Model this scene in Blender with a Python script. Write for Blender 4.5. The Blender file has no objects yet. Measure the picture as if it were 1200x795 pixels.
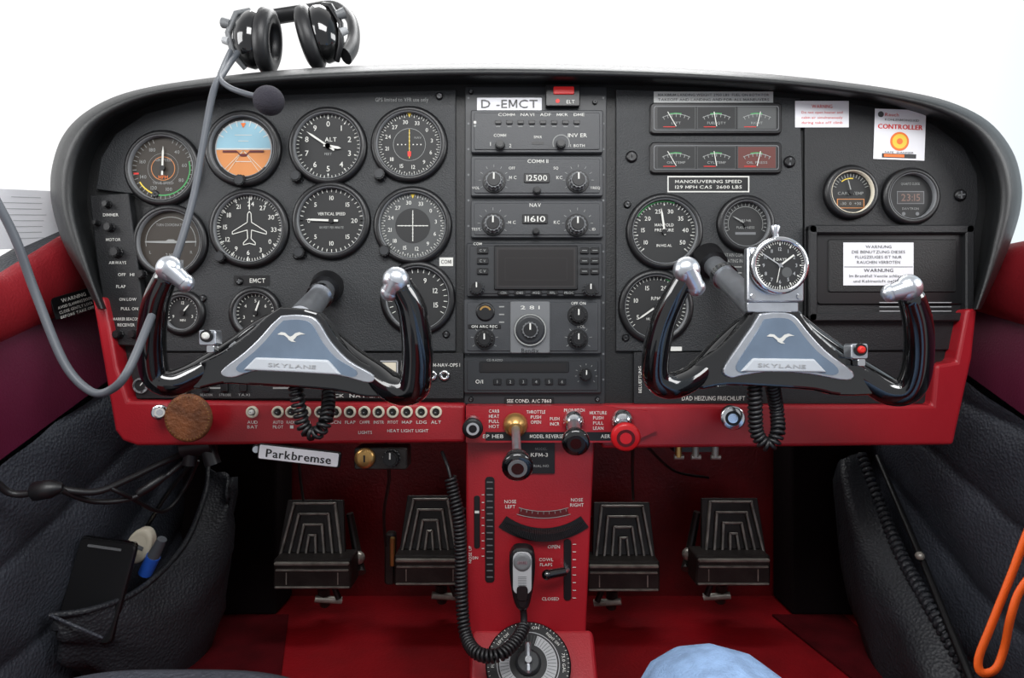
import bpy, bmesh, math, random
from mathutils import Vector, Matrix
random.seed(3)
D=0.75
def sc(y): return (D+y)/D/1000
def P(px,py,y=0.0):
    s=sc(y); return Vector(((px-600)*s,y,(397.5-py)*s))
scene=bpy.context.scene
scene.view_settings.view_transform='Standard'
# ---------------------------------------------------------------- materials
def lin(c): 
    c=c/255.0
    return c/12.92 if c<=0.04045 else ((c+0.055)/1.055)**2.4
def mat(name,rgb,rough=0.5,metal=0.0,bump=0.0,bscale=300,var=0.0,vscale=20,coat=0.0,emit=0.0,spec=0.5,kind='noise'):
    m=bpy.data.materials.new(name); m.use_nodes=True
    nt=m.node_tree; p=nt.nodes['Principled BSDF']
    col=[lin(c) for c in rgb]
    p.inputs['Base Color'].default_value=(*col,1)
    p.inputs['Roughness'].default_value=rough
    p.inputs['Metallic'].default_value=metal
    p.inputs['Coat Weight'].default_value=coat
    p.inputs['Specular IOR Level'].default_value=spec
    tc=nt.nodes.new('ShaderNodeTexCoord')
    n=nt.nodes.new('ShaderNodeTexNoise'); n.inputs['Scale'].default_value=vscale; n.inputs['Detail'].default_value=5
    nt.links.new(tc.outputs['Object'],n.inputs['Vector'])
    r=nt.nodes.new('ShaderNodeValToRGB')
    v=max(var,0.03)
    r.color_ramp.elements[0].position=0.3; r.color_ramp.elements[1].position=0.7
    r.color_ramp.elements[0].color=(*[c*(1-v) for c in col],1)
    r.color_ramp.elements[1].color=(*[min(1,c*(1+v)) for c in col],1)
    nt.links.new(n.outputs['Fac'],r.inputs['Fac']); nt.links.new(r.outputs['Color'],p.inputs['Base Color'])
    if bump>0:
        if kind=='noise':
            t=nt.nodes.new('ShaderNodeTexNoise'); t.inputs['Detail'].default_value=3; o='Fac'
        else:
            t=nt.nodes.new('ShaderNodeTexVoronoi'); o='Distance'
        t.inputs['Scale'].default_value=bscale
        nt.links.new(tc.outputs['Object'],t.inputs['Vector'])
        b=nt.nodes.new('ShaderNodeBump'); b.inputs['Strength'].default_value=bump; b.inputs['Distance'].default_value=0.002
        nt.links.new(t.outputs[o],b.inputs['Height']); nt.links.new(b.outputs['Normal'],p.inputs['Normal'])
    if emit>0:
        p.inputs['Emission Color'].default_value=(*col,1); p.inputs['Emission Strength'].default_value=emit
    return m
PANEL=mat('crinkle_black',(38,40,42),0.5,bump=0.35,bscale=700,var=.06,spec=.45)
PANELD=mat('crinkle_dark',(24,25,27),0.5,bump=0.3,bscale=700,spec=.45)
BACK=mat('backing_black',(13,14,15),0.5,bump=0.2,bscale=600)
PAD=mat('padded_black',(19,21,22),0.42,bump=0.22,bscale=900,spec=.5)
BLK=mat('black_plastic',(14,14,16),0.38)
GLOSS=mat('black_gloss',(7,7,8),0.1,coat=0.9,spec=.6)
RAD=mat('radio_face',(52,54,57),0.45,bump=0.1,bscale=800)
RADD=mat('radio_face_dark',(35,37,40),0.45)
FACE=mat('dial_black',(22,23,24),0.55)
FACEG=mat('dial_grey',(70,72,72),0.55)
FACEO=mat('dial_olive',(44,37,29),0.55)
WHT=mat('print_white',(210,210,204),0.6)
WHTD=mat('print_dim',(140,142,140),0.6)
PAPER=mat('paper_white',(224,224,228),0.7)
GREY=mat('grey_plastic',(104,106,108),0.45)
GREYL=mat('grey_light',(164,166,168),0.4)
CHR=mat('chrome',(215,216,218),0.14,metal=1.0)
STEEL=mat('steel_brushed',(200,204,210),0.28,metal=0.9,var=0.12,vscale=60)
SILV=mat('blue_silver_plate',(118,134,152),0.34,metal=0.45,var=0.1,vscale=40)
SILVL=mat('silver_pad',(184,189,194),0.4)
BRASS=mat('brass',(190,150,90),0.3,metal=0.8)
RED=mat('red_plastic',(152,24,34),0.34,bump=0.12,bscale=500,var=0.06)
REDW=mat('red_floor',(122,8,17),0.42,bump=0.35,bscale=220,var=0.38,vscale=9,spec=.4)
REDV=mat('red_vinyl',(144,32,40),0.45,bump=0.3,bscale=350,var=0.08)
REDK=mat('red_knob',(200,28,34),0.28)
REDD=mat('red_dark',(84,8,14),0.5,var=0.15)
REDBR=mat('red_brown_dial',(88,40,34),0.55)
REDB=mat('red_bright',(205,36,28),0.5)
REDL=mat('red_light',(186,30,30),0.4,emit=0.2)
MAR=mat('maroon_vinyl',(98,24,54),0.5,bump=0.25,bscale=350,var=0.1)
LEA=mat('grey_leather',(54,57,65),0.5,bump=0.5,bscale=260,var=0.2,vscale=12,kind='vor')
LEAD=mat('dark_leather',(32,34,39),0.55,bump=0.5,bscale=260,var=0.25,vscale=14,kind='vor')
DARKF=mat('footwell_shade_dark',(16,7,9),0.9,bump=0.6,bscale=500,spec=.15)  # near-black tone carrying the footwell shade
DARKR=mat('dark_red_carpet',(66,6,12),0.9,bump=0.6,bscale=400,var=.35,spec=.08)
BLUE=mat('sky_blue',(140,182,198),0.5)
BROWN=mat('ground_brown',(200,130,72),0.5)
ORG=mat('orange',(226,112,40),0.5)
ORGS=mat('orange_strap',(236,94,20),0.6,bump=0.3,bscale=900)
GRN=mat('green',(60,145,80),0.5)
YEL=mat('yellow',(222,192,60),0.5)
SCR=mat('screen_brown',(27,24,24),0.3)
SCRG=mat('screen_grey',(44,41,41),0.3)
LCD=mat('lcd_lit',(118,92,82),0.5)
TAG=mat('brown_leather',(118,70,38),0.6,bump=0.9,bscale=250,var=0.45,vscale=60)
PED=mat('pedal_metal',(44,40,38),0.4,metal=0.3,var=0.45,vscale=30,bump=0.15,bscale=300)
PEDL=mat('pedal_worn',(150,146,138),0.36,metal=0.4,var=0.45,vscale=50)
RUB=mat('rubber',(22,22,24),0.42)
FOAM=mat('foam',(46,44,52),0.95,bump=0.8,bscale=700)
CABLE=mat('grey_cable',(80,84,90),0.45)
DENIM=mat('denim',(122,150,186),0.85,bump=0.7,bscale=500,var=0.3,vscale=50)
BEIGE=mat('beige',(210,202,182),0.5)
BLUEP=mat('blue_plastic',(40,90,190),0.4)
CLR=mat('placard_tint',(190,192,190),0.5)
# ---------------------------------------------------------------- text glyphs
_g={}
def glyph(ch):
    if ch in _g: return _g[ch]
    cu=bpy.data.curves.new('t','FONT'); cu.body=ch; cu.resolution_u=2; cu.offset=0.004
    ob=bpy.data.objects.new('t',cu); scene.collection.objects.link(ob)
    dg=bpy.context.evaluated_depsgraph_get()
    me=bpy.data.meshes.new_from_object(ob.evaluated_get(dg))
    vs=[(v.co.x,v.co.y) for v in me.vertices]; fs=[tuple(p.vertices) for p in me.polygons]
    bpy.data.objects.remove(ob); bpy.data.curves.remove(cu); bpy.data.meshes.remove(me)
    x0=min(v[0] for v in vs) if vs else 0; x1=max(v[0] for v in vs) if vs else .3
    _g[ch]=([(a-x0,b) for a,b in vs],fs,x1-x0); return _g[ch]
CAP=max(v[1] for v in glyph('H')[0])
_w=.60;_t=.095
_g['M']=([(0,0),(_t,0),(_t,CAP),(0,CAP),(_w-_t,0),(_w,0),(_w,CAP),(_w-_t,CAP),(0,CAP),(_t*1.25,CAP),(_w/2+_t*.5,.12),(_w/2-_t*.5,.12),(_w,CAP),(_w-_t*1.25,CAP)],[(0,1,2,3),(4,5,6,7),(8,9,10,11),(12,13,11,10)],_w)
# ---------------------------------------------------------------- mesh builder
class B:
    def __init__(s): s.v=[];s.f=[];s.mi=[];s.sm=[];s.mats=[];s.M=Matrix.Identity(4);s.abs=False
    def at(s,px,py,y=0.0,rot=None,k=1.0):
        q=sc(y)*k; M=Matrix.Translation(P(px,py,y))
        if rot is not None: M=M@rot
        s.M=M@Matrix.Diagonal((q,q,q,1)); s.abs=False; return s
    def ab(s,y=0.0): s.at(600,397.5,y); s.abs=True; return s
    def wd(s): s.M=Matrix.Identity(4); s.abs=False; return s
    def c(s,x,z): return (x-600,397.5-z) if s.abs else (x,z)
    def add(s,vs,fs,m,smooth=False):
        n=len(s.v); s.v+= [s.M@Vector(v) for v in vs]
        if m not in s.mats: s.mats.append(m)
        k=s.mats.index(m)
        for f in fs: s.f.append(tuple(i+n for i in f)); s.mi.append(k); s.sm.append(smooth)
    def lathe(s,prof,m,cx=0,cz=0,seg=36,ribs=0,ca=False,cb=True,smooth=True,ex=1.0,ez=1.0):
        cx,cz=s.c(cx,cz); vs=[];fs=[]
        n=seg if not ribs else ribs*4
        for r,y in prof:
            for i in range(n):
                a=2*math.pi*i/n; rr=r*(0.92 if ribs and i%4 in(0,1) else 1)
                vs.append((cx+rr*math.sin(a)*ex,y,cz+rr*math.cos(a)*ez))
        for j in range(len(prof)-1):
            for i in range(n):
                k=(i+1)%n; fs.append((j*n+i,j*n+k,(j+1)*n+k,(j+1)*n+i))
        s.add(vs,fs,m,smooth and not ribs)
        if cb: s.add(vs[-n:],[tuple(range(n))],m)
        if ca: s.add(vs[:n],[tuple(range(n))],m)
    def disc(s,cx,cz,r,y,m,seg=40):
        cx,cz=s.c(cx,cz); s.add([(cx+r*math.sin(2*math.pi*i/seg),y,cz+r*math.cos(2*math.pi*i/seg)) for i in range(seg)],[tuple(range(seg))],m)
    def ring(s,cx,cz,r0,r1,a0,a1,y,m,seg=None):
        cx,cz=s.c(cx,cz); n=seg or max(2,int(abs(a1-a0)/8)); vs=[]
        for i in range(n+1):
            a=math.radians(a0+(a1-a0)*i/n)
            vs+=[(cx+r0*math.sin(a),y,cz+r0*math.cos(a)),(cx+r1*math.sin(a),y,cz+r1*math.cos(a))]
        s.add(vs,[(2*i,2*i+1,2*i+3,2*i+2) for i in range(n)],m)
    def flat(s,pts,y,m): 
        q=[s.c(*p) for p in pts]; s.add([(a,y,b) for a,b in q],[tuple(range(len(q)))],m)
    def rect(s,cx,cz,w,h,y,m,rot=0):
        cx,cz=s.c(cx,cz); a=math.radians(rot); ca,sa=math.cos(a),math.sin(a)
        s.add([(cx+u*ca-v*sa,y,cz+u*sa+v*ca) for u,v in((-w/2,-h/2),(w/2,-h/2),(w/2,h/2),(-w/2,h/2))],[(0,1,2,3)],m)
    def frame(s,cx,cz,w,h,t,y,m):
        for dx,dz,ww,hh in((0,h/2,w,t),(0,-h/2,w,t),(w/2,0,t,h),(-w/2,0,t,h)): s.rect(cx+dx,cz+dz,ww,hh,y,m)
    def line(s,x0,z0,x1,z1,w,y,m):
        x0,z0=s.c(x0,z0); x1,z1=s.c(x1,z1); d=Vector((x1-x0,z1-z0)); L=d.length or 1; n=Vector((-d.y,d.x))/L*w/2
        s.add([(x0+n.x,y,z0+n.y),(x0-n.x,y,z0-n.y),(x1-n.x,y,z1-n.y),(x1+n.x,y,z1+n.y)],[(0,1,2,3)],m)
    def ticks(s,cx,cz,r0,r1,n,w,y,m,a0=0,a1=360):
        x,z=s.c(cx,cz); 
        for i in range(n):
            a=math.radians(a0+(a1-a0)*i/(n if abs(a1-a0)==360 else max(1,n-1)))
            t=s.abs; s.abs=False
            s.line(x+r0*math.sin(a),z+r0*math.cos(a),x+r1*math.sin(a),z+r1*math.cos(a),w,y,m); s.abs=t
    def text(s,t,cx,cz,h,y,m,w=None,rot=0):
        cx,cz=s.c(cx,cz); k=h/CAP; x=0; items=[]
        for ch in t:
            if ch==' ': x+=0.3; continue
            g=glyph(ch); items.append((g,x)); x+=g[2]+0.11
        W=(x-0.11)*k; kx=k if not w else k*w/max(W,1e-6); W=(x-0.11)*kx
        a=math.radians(rot); ca,sa=math.cos(a),math.sin(a)
        for g,ox in items:
            vs=[]
            for u,v in g[0]:
                uu=(u+ox)*kx-W/2; vv=v*k-h/2; vs.append((cx+uu*ca-vv*sa,y,cz+uu*sa+vv*ca))
            s.add(vs,g[1],m)
    def nums(s,lst,r,h,a0,a1,y,m,cx=0,cz=0):
        n=len(lst)
        for i,t in enumerate(lst):
            a=math.radians(a0+(a1-a0)*i/(n if abs(a1-a0)==360 else n-1))
            s.text(t,cx+r*math.sin(a),cz+r*math.cos(a),h,y,m)
    def rr(s,cx,cz,w,h,r,y0,y1,m,ch=1.0,rot=0):
        cx,cz=s.c(cx,cz); ra=math.radians(rot)
        def loop(w,h,r,y):
            o=[]
            for qx,qz,st in((1,1,0),(-1,1,90),(-1,-1,180),(1,-1,270)):
                for i in range(5):
                    a=math.radians(st+i*22.5); u=qx*(w/2-r)+r*math.cos(a); v=qz*(h/2-r)+r*math.sin(a)
                    o.append((cx+u*math.cos(ra)-v*math.sin(ra),y,cz+u*math.sin(ra)+v*math.cos(ra)))
            return o
        r=max(r,0.2); A=loop(w,h,r,y0);Bq=loop(w,h,r,y1+ch);C=loop(w-2*ch,h-2*ch,max(r-ch,0.15),y1); n=20
        fs=[(i,(i+1)%n,n+(i+1)%n,n+i) for i in range(n)]+[(n+i,n+(i+1)%n,2*n+(i+1)%n,2*n+i) for i in range(n)]+[tuple(range(2*n,3*n)),tuple(range(n))]
        s.add(A+Bq+C,fs,m)
    def prism(s,pts,yf,yb,m):
        s.wd(); n=len(pts); F=[P(a,b,yf) for a,b in pts]; K=[Vector((v.x,yb,v.z)) for v in F]
        s.add(F+K,[tuple(range(n)),tuple(range(n,2*n))]+[(i,(i+1)%n,n+(i+1)%n,n+i) for i in range(n)],m)
    def knob(s,cx,cz,r,L,m,y0=-1,ribs=14,top=None,ptr=None):
        s.lathe([(r*1.1,y0),(r*1.1,y0-L*.2),(r,y0-L*.25),(r*.93,y0-L)],m,cx,cz,ribs=ribs)
        s.lathe([(r*.78,y0-L+.2),(r*.72,y0-L-1.2)],top or m,cx,cz,seg=24)
        if ptr: s.rect(cx,cz+(-r*.4 if s.abs else r*.4),r*.18,r*.75,y0-L-1.4,ptr)
    def tube(s,pts,rad,m,seg=10,flatk=1.0,up=None):
        n=len(pts); pts=[Vector(p) for p in pts]
        if not hasattr(rad,'__len__'): rad=[rad]*n
        T=[(pts[min(i+1,n-1)]-pts[max(i-1,0)]).normalized() for i in range(n)]
        u=Vector(up) if up else Vector((0,0,1))
        if abs(T[0].dot(u))>0.95: u=Vector((0,1,0)) 
        N=(u-T[0]*u.dot(T[0])).normalized(); vs=[];fs=[]
        for i in range(n):
            N=(N-T[i]*N.dot(T[i])).normalized(); Bn=T[i].cross(N)
            for j in range(seg):
                a=2*math.pi*j/seg; vs.append(pts[i]+(N*math.cos(a)*flatk+Bn*math.sin(a))*rad[i])
        for i in range(n-1):
            for j in range(seg):
                k=(j+1)%seg; fs.append((i*seg+j,i*seg+k,(i+1)*seg+k,(i+1)*seg+j))
        s.add(vs,fs,m,True); s.add(vs[:seg],[tuple(range(seg))],m); s.add(vs[-seg:],[tuple(range(seg))],m)
    def ball(s,c,r,m,sx=1,sy=1,sz=1,rot=None,n=14):
        vs=[];fs=[];c=Vector(c)
        for i in range(n+1):
            t=math.pi*i/n
            for j in range(2*n):
                a=math.pi*j/n; v=Vector((sx*r*math.sin(t)*math.cos(a),sy*r*math.sin(t)*math.sin(a),sz*r*math.cos(t)))
                if rot is not None: v=rot@v
                vs.append(c+v)
        for i in range(n):
            for j in range(2*n):
                k=(j+1)%(2*n); fs.append((i*2*n+j,i*2*n+k,(i+1)*2*n+k,(i+1)*2*n+j))
        s.add(vs,fs,m,True)
    def grid(s,rows,m,smooth=True):
        nr=len(rows);nc=len(rows[0]); s.add([p for r in rows for p in r],[(i*nc+j,i*nc+j+1,(i+1)*nc+j+1,(i+1)*nc+j) for i in range(nr-1) for j in range(nc-1)],m,smooth)
def cr(pts,n=6,closed=False):
    out=[];N=len(pts); pts=[tuple(p) for p in pts]
    for i in range(N-1):
        p0=pts[max(i-1,0)];p1=pts[i];p2=pts[i+1];p3=pts[min(i+2,N-1)]
        for k in range(n):
            t=k/n
            out.append(tuple(.5*((2*b)+(-a+c)*t+(2*a-5*b+4*c-d)*t*t+(-a+3*b-3*c+d)*t**3) for a,b,c,d in zip(p0,p1,p2,p3)))
    out.append(pts[-1]); return out
def pth(l,n=6):
    q=cr(l,n); return [P(a[0],a[1],a[2]) for a in q],[ (a[3]*sc(a[2]) if len(a)>3 else .002) for a in q]
def coil(b,path,R,r,turns,m):
    pts,_=pth(path,14); n=len(pts); L=[0]
    for i in range(1,n): L.append(L[-1]+(pts[i]-pts[i-1]).length)
    N=turns*10; out=[]; Nn=Vector((0,1,0)); j=0
    for i in range(N+1):
        d=L[-1]*i/N
        while j<n-2 and L[j+1]<d: j+=1
        t=(d-L[j])/max(1e-9,L[j+1]-L[j]); p=pts[j].lerp(pts[j+1],t); T=(pts[j+1]-pts[j]).normalized()
        Nn=(Nn-T*Nn.dot(T)).normalized(); Bn=T.cross(Nn); a=2*math.pi*i/10
        out.append(p+(Nn*math.cos(a)+Bn*math.sin(a))*R)
    b.wd(); b.tube(out,r,m,seg=6)
# ---------------------------------------------------------------- objects
def thing(name,loc,label,cat,group=None):
    e=bpy.data.objects.new(name,None); e.empty_display_size=.01; e.location=loc; scene.collection.objects.link(e)
    e['label']=label; e['category']=cat
    if group: e['group']=group
    return e
def mesh(b,name,org):
    me=bpy.data.meshes.new(name); me.from_pydata([v-org for v in b.v],[],b.f)
    for m in b.mats: me.materials.append(m)
    me.polygons.foreach_set('material_index',b.mi); me.polygons.foreach_set('use_smooth',b.sm); me.update()
    bm=bmesh.new(); bm.from_mesh(me); bmesh.ops.recalc_face_normals(bm,faces=bm.faces[:]); bm.to_mesh(me); bm.free()
    o=bpy.data.objects.new(name,me); scene.collection.objects.link(o); return o
def part(b,name,par,label=None,bevel=0,sub=0,solid=0):
    org=Vector(par.location); q=par.parent
    while q: org+=Vector(q.location); q=q.parent
    o=mesh(b,name,org); o.parent=par
    if label: o['label']=label
    mods(o,bevel,sub,solid); return o
def mods(o,bevel=0,sub=0,solid=0):
    if solid: m=o.modifiers.new('s','SOLIDIFY'); m.thickness=solid
    if bevel: m=o.modifiers.new('b','BEVEL'); m.width=bevel; m.segments=3; m.limit_method='ANGLE'; m.angle_limit=math.radians(35)
    if sub: m=o.modifiers.new('ss','SUBSURF'); m.levels=sub; m.render_levels=sub
def single(b,name,loc,label,cat,group=None,bevel=0,sub=0,solid=0):
    o=mesh(b,name,Vector(loc)); o.location=loc; o['label']=label; o['category']=cat
    if group:o['group']=group
    mods(o,bevel,sub,solid); return o
def struct(b,name,label,cat='wall',sub=0,solid=0,bevel=0):
    o=mesh(b,name,Vector((0,0,0))); o['kind']='structure'; o['label']=label; o['category']=cat; mods(o,bevel,sub,solid); return o

# ================================================================ ROOM
FZ=-0.47; FY=0.42
def wall(sign,X,bands,name,label):
    b=B(); ys=[-.45+i*.0145 for i in range(61)]
    def col(y,z0,z1,n,amp,prof):
        out=[]
        for k in range(n+1):
            t=k/n; z=z0+(z1-z0)*t; out.append(Vector((sign*(X-prof(t,y,z)),y,z)))
        return out
    zt,zr,zm=bands
    pr=lambda t,y,z:.018*math.sqrt(max(0,math.sin(math.pi*min(1,t*1.0))))+.004
    pm=lambda t,y,z:.003*math.sin(math.pi*t)
    def pl(t,y,z):
        u=z-y*.3+.018*math.sin(y*9+1)+.012*math.sin(z*14+y*5)
        return .003+.012*abs(math.sin(u*math.pi/.11))**.45+.0025*math.sin(y*41+z*23)*math.sin(z*57)
    b.grid([col(y,zt(y),zr(y),12,0,pr) for y in ys],REDV)
    b.grid([col(y,zr(y),zm(y),6,0,pm) for y in ys],MAR)
    b.grid([col(y,zm(y),FZ,70,0,pl) for y in ys],LEA)
    b.grid([[Vector((sign*(X-.004),y,zt(y))),Vector((sign*(X+.03),y,zt(y)-.002)),Vector((sign*(X+.03),y,FZ-.02))] for y in ys],LEAD,False)
    return struct(b,name,label)
cl=lambda d,a:max(d,a)
wall(-1,.57,(lambda y:.069+.6*(cl(D+y,.70)-.70), lambda y:-.002+.36*(cl(D+y,.68)-.7125), lambda y:-.135+.40*(cl(D+y,.68)-.7125)),'wall_left','padded door side with red, maroon and grey quilted leather bands')
wall(1,.62,(lambda y:.118+.0*(D+y), lambda y:.018+.26*(cl(D+y,.7)-.775), lambda y:-.0925+.46*(cl(D+y,.7)-.775)),'wall_right','padded door side with red, maroon and grey leather bands')
b=B(); z0=FZ-.02
b.prism([(600+(-.6)/1.56*1000,397.5-.1/1.56*1000),(600+.65/1.56*1000,397.5-.1/1.56*1000),(600+.65/1.56*1000,397.5-z0/1.56*1000),(600-.6/1.56*1000,397.5-z0/1.56*1000)],FY,FY+.02,REDW)
struct(b,'wall_front','red painted firewall behind the rudder pedals')
b=B().wd(); 
def boxw(b,x0,x1,y0,y1,z0,z1,m):
    vs=[(x,y,z) for x in(x0,x1) for y in(y0,y1) for z in(z0,z1)]
    b.add(vs,[(0,1,3,2),(4,5,7,6),(0,1,5,4),(2,3,7,6),(0,2,6,4),(1,3,7,5)],m)
boxw(b,-.60,.65,-.9,FY+.02,FZ-.02,FZ,REDW)
struct(b,'floor','red painted metal cabin floor','floor')
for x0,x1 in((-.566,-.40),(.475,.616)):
    b=B().wd(); boxw(b,x0,x1,.335,FY-.002,FZ+.001,.0,DARKF)  # dark box put in for the shadow beside the red firewall
    single(b,'footwell_shade_box',((x0+x1)/2,.35,FZ),'dark box standing in for the shade at side of the footwell','panel',bevel=.006)
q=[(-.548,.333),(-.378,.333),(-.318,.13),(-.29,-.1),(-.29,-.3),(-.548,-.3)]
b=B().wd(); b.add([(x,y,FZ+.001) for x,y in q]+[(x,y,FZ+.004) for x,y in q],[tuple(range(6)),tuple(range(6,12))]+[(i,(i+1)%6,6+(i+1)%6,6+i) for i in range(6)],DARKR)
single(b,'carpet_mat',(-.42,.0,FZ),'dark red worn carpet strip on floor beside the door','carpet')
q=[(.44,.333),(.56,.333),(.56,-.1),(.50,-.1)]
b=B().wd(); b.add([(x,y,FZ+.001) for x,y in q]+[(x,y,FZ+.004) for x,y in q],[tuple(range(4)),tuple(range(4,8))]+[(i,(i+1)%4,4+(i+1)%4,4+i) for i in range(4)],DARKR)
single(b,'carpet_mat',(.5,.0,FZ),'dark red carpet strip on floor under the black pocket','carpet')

# ================================================================ INSTRUMENT PANEL
pan=thing('instrument_panel',P(625,400,.01),'black crinkle painted aircraft instrument panel with padded glareshield','instrument panel')
OUT=[(113,362),(98,330),(76,290),(64,255),(59,225),(61,195),(72,162),(94,136),(130,115),(175,102),(240,92),(320,83),(420,77),(540,74),(660,75),(780,79),(880,85),(970,94),(1050,105),(1112,119),(1158,142),(1186,176),(1197,213),(1196,245),(1186,280),(1170,320),(1150,362)]
INN=[(128,362),(118,330),(112,290),(104,255),(102,225),(106,195),(116,170),(132,148),(160,131),(195,118),(250,111),(320,106),(420,102),(540,99),(660,99),(780,101),(880,106),(970,113),(1040,124),(1090,139),(1125,160),(1145,188),(1154,215),(1155,245),(1150,280),(1145,320),(1138,362)]
o_=cr(OUT,5); i_=cr(INN,5); rows=[]
for (ax,az),(bx,bz) in zip(o_,i_):
    row=[]
    q=P(ax,az,.03); row.append(Vector((q.x*.97,.36,q.z*.94))); row.append(Vector((q.x*.99,.2,q.z*.98)))
    for t,y in((0,.03),(0,.012),(.03,-.006),(.12,-.022),(.27,-.033),(.45,-.036),(.62,-.031),(.78,-.017),(.93,-.003),(1,.004)):
        row.append(P(ax+(bx-ax)*t,az+(bz-az)*t,y))
    rows.append(row)
b=B(); b.grid(rows,PAD); part(b,'glareshield',pan,'padded black surround and glareshield')
b=B(); b.prism([p for p in i_]+[(1136,400),(1112,476),(140,476),(124,400)],.004,.02,BACK); part(b,'backing_plate',pan)
b=B(); b.prism([(177,408),(177,230),(112,222),(118,185),(135,157),(170,133),(230,117),(340,110),(534,105),(534,412),(190,412)],-.001,.004,PANEL); part(b,'face_plate',pan,bevel=.0012)
b=B(); b.prism([(722,104),(850,109),(938,115),(941,260),(941,412),(722,412)],-.001,.004,PANEL); part(b,'face_plate',pan,bevel=.0012)
b=B(); b.prism([(943,116),(1000,121),(1050,130),(1096,146),(1130,172),(1146,205),(1147,245),(1138,300),(1136,410),(943,412)],-.0005,.004,PANELD); part(b,'face_plate',pan,bevel=.0012)
b=B(); b.prism([(545,101),(711,101),(709,474),(544,474)],-.001,.004,RADD)
b.ab(-.0012)
for x in (549,707): 
    for y in range(115,470,30): b.disc(x,y,1.3,-.2,GREY,12)
part(b,'radio_rack',pan,bevel=.001)
b=B(); b.prism([(150,414),(543,414),(543,467),(160,467)],-.004,.004,PANELD)
b.ab(-.0042)
for x,w in((431,16),(456,20)): b.rr(x,431,w+3,18,2,0,-2,BLK,.5); b.frame(x,431,w,15,1.6,-2.3,GREYL); b.rect(x,431,w-3,12,-2.25,BEIGE)
for x in (220,250,330): b.rect(x,455,20,2,-.3,WHTD)
for i,t in enumerate(('PUMP','PITOT','BEACON','STROBE','TAXI')): b.rr(198+i*22,452,8,14,1,0,-4,BLK,.6); b.text(t,198+i*22,463,2.8,-.4,WHTD,w=14)
b.text('ROCK  NAV-LIGHT',418,464,4,-.4,WHT,w=80)
b.text('OFF',440,446,3,-.4,WHT); b.text('PUSH-COM-NAV-OPS I',512,428,4,-.4,WHT,w=54)
b.lathe([(9,0),(9,-3),(7,-5),(6.5,-3)],GREY,166,452,seg=24,cb=False); b.disc(166,452,6.6,-3,FACE,20); b.line(166,452,170,447,1,-3.3,WHT)
part(b,'switch_plate',pan,bevel=.001)
b=B(); b.prism([(743,413),(1096,413),(1096,473),(743,473)],-.004,.004,PANELD)
b.ab(-.0042); b.text('DAD HEIZUNG FRISCHLUFT',836,467,5,-.4,WHT,w=74); b.text('BELUEFTUNG',750,445,3.5,-.4,WHT,rot=90)
part(b,'switch_plate',pan,bevel=.001)
def screw(px,py,r=5,y=-.001):
    b=B().at(px,py,y); b.lathe([(r,0),(r,-1.2),(r*.7,-2.6)],BLK,seg=16); b.rect(0,0,r*1.2,1.2,-2.8,GREY,rot=random.randint(0,90)); b.rect(0,0,1.2,r*1.2,-2.8,GREY)
    part(b,'screw',pan)
for x,y in((515,113),(523,255),(523,392),(281,330),(348,300),(183,228),(238,350),(740,184),(925,190),(1125,229),(733,396),(928,396),(735,240)): screw(x,y,7 if x in(740,925,1125) else 4.5)
for x,y in((560,300),(697,120),(552,108),(700,468),(552,468)): screw(x,y,3)
def plc(fn):
    b=B().ab(-.0012); fn(b); part(b,'printed_placard',pan)
plc(lambda b:b.text('GPS limited to VFR use only',471,117,4.5,-.4,WHTD,w=62))
plc(lambda b:(b.rect(295,329,42,12,-.3,BLK), b.text('D    EMCT',295,329,5,-.6,WHT,w=32)))
plc(lambda b:(b.rect(523,307,16,10,-.4,WHT), b.text('COM1',523,307,4.5,-.7,BLK,w=12)))
plc(lambda b:(b.rect(836,114,140,13,-.3,CLR), b.text('MAXIMUM LANDING WEIGHT 2950 LBS  FUEL ON BOTH FOR',836,111.5,3,-.6,FACEG,w=130), b.text('TAKEOFF AND LANDING AND FOR ALL MANEUVERS',836,117,3,-.6,FACEG,w=130)))
plc(lambda b:(b.rect(830,216,96,19,-.3,WHT), b.rect(830,216,93,16,-.5,BLK), b.text('MANOEUVERING SPEED',830,213,3.6,-.8,WHT,w=78), b.text('129 MPH CAS  2600 LBS',830,219.5,3.6,-.8,WHT,w=78)))
plc(lambda b:(b.text('MAINTAIN COM',856,299,4,-.4,WHTD,w=28), b.text('OPERATING IN',856,306,4,-.4,WHTD,w=28),[b.rect(856,313+i*7,26,1.2,-.4,WHTD) for i in range(4)]))
plc(lambda b:b.rect(789,409,20,5,-.3,WHT))

# ---- lower red trim
tr=thing('lower_trim',P(625,500,0),'glossy red plastic trim strip along bottom of the panel','trim')
b=B(); b.prism([(107,348),(121,348),(129,385),(137,430),(150,470),(545,474),(545,519),(160,523),(143,517),(134,505)],-.018,.03,RED); part(b,'trim_section',tr,bevel=.004)
b=B(); b.prism([(1133,362),(1146,362),(1140,420),(1118,522),(705,526),(705,475),(1093,475),(1097,428),(1121,424)],-.018,.03,RED); part(b,'trim_section',tr,bevel=.004)
b=B(); b.prism([(546,476),(704,476),(760,482),(770,505),(740,519),(546,519)],-.024,.03,RED)
b.ab(-.0243)
b.rect(655,511.5,172,10,-.3,BLK)
b.text('EP HEB',578,511.5,4.2,-.6,WHT,w=24); b.text('MODEL REVERSE PROPELL',652,511.5,4.2,-.6,WHT,w=62); b.text('AERIAL',714,511.5,4.2,-.6,WHT,w=20)
for i,t in enumerate(('CARB','HEAT','PULL','HOT')): b.text(t,579,482+i*6,3.8,-.4,WHT,w=12)
for i,t in enumerate(('THROTTLE','PUSH','OPEN')): b.text(t,628,483+i*6,3.8,-.4,WHT,w=22 if i==0 else 12)
b.text('PROP PITCH',673,481,3.6,-.4,WHT,w=24)
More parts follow.
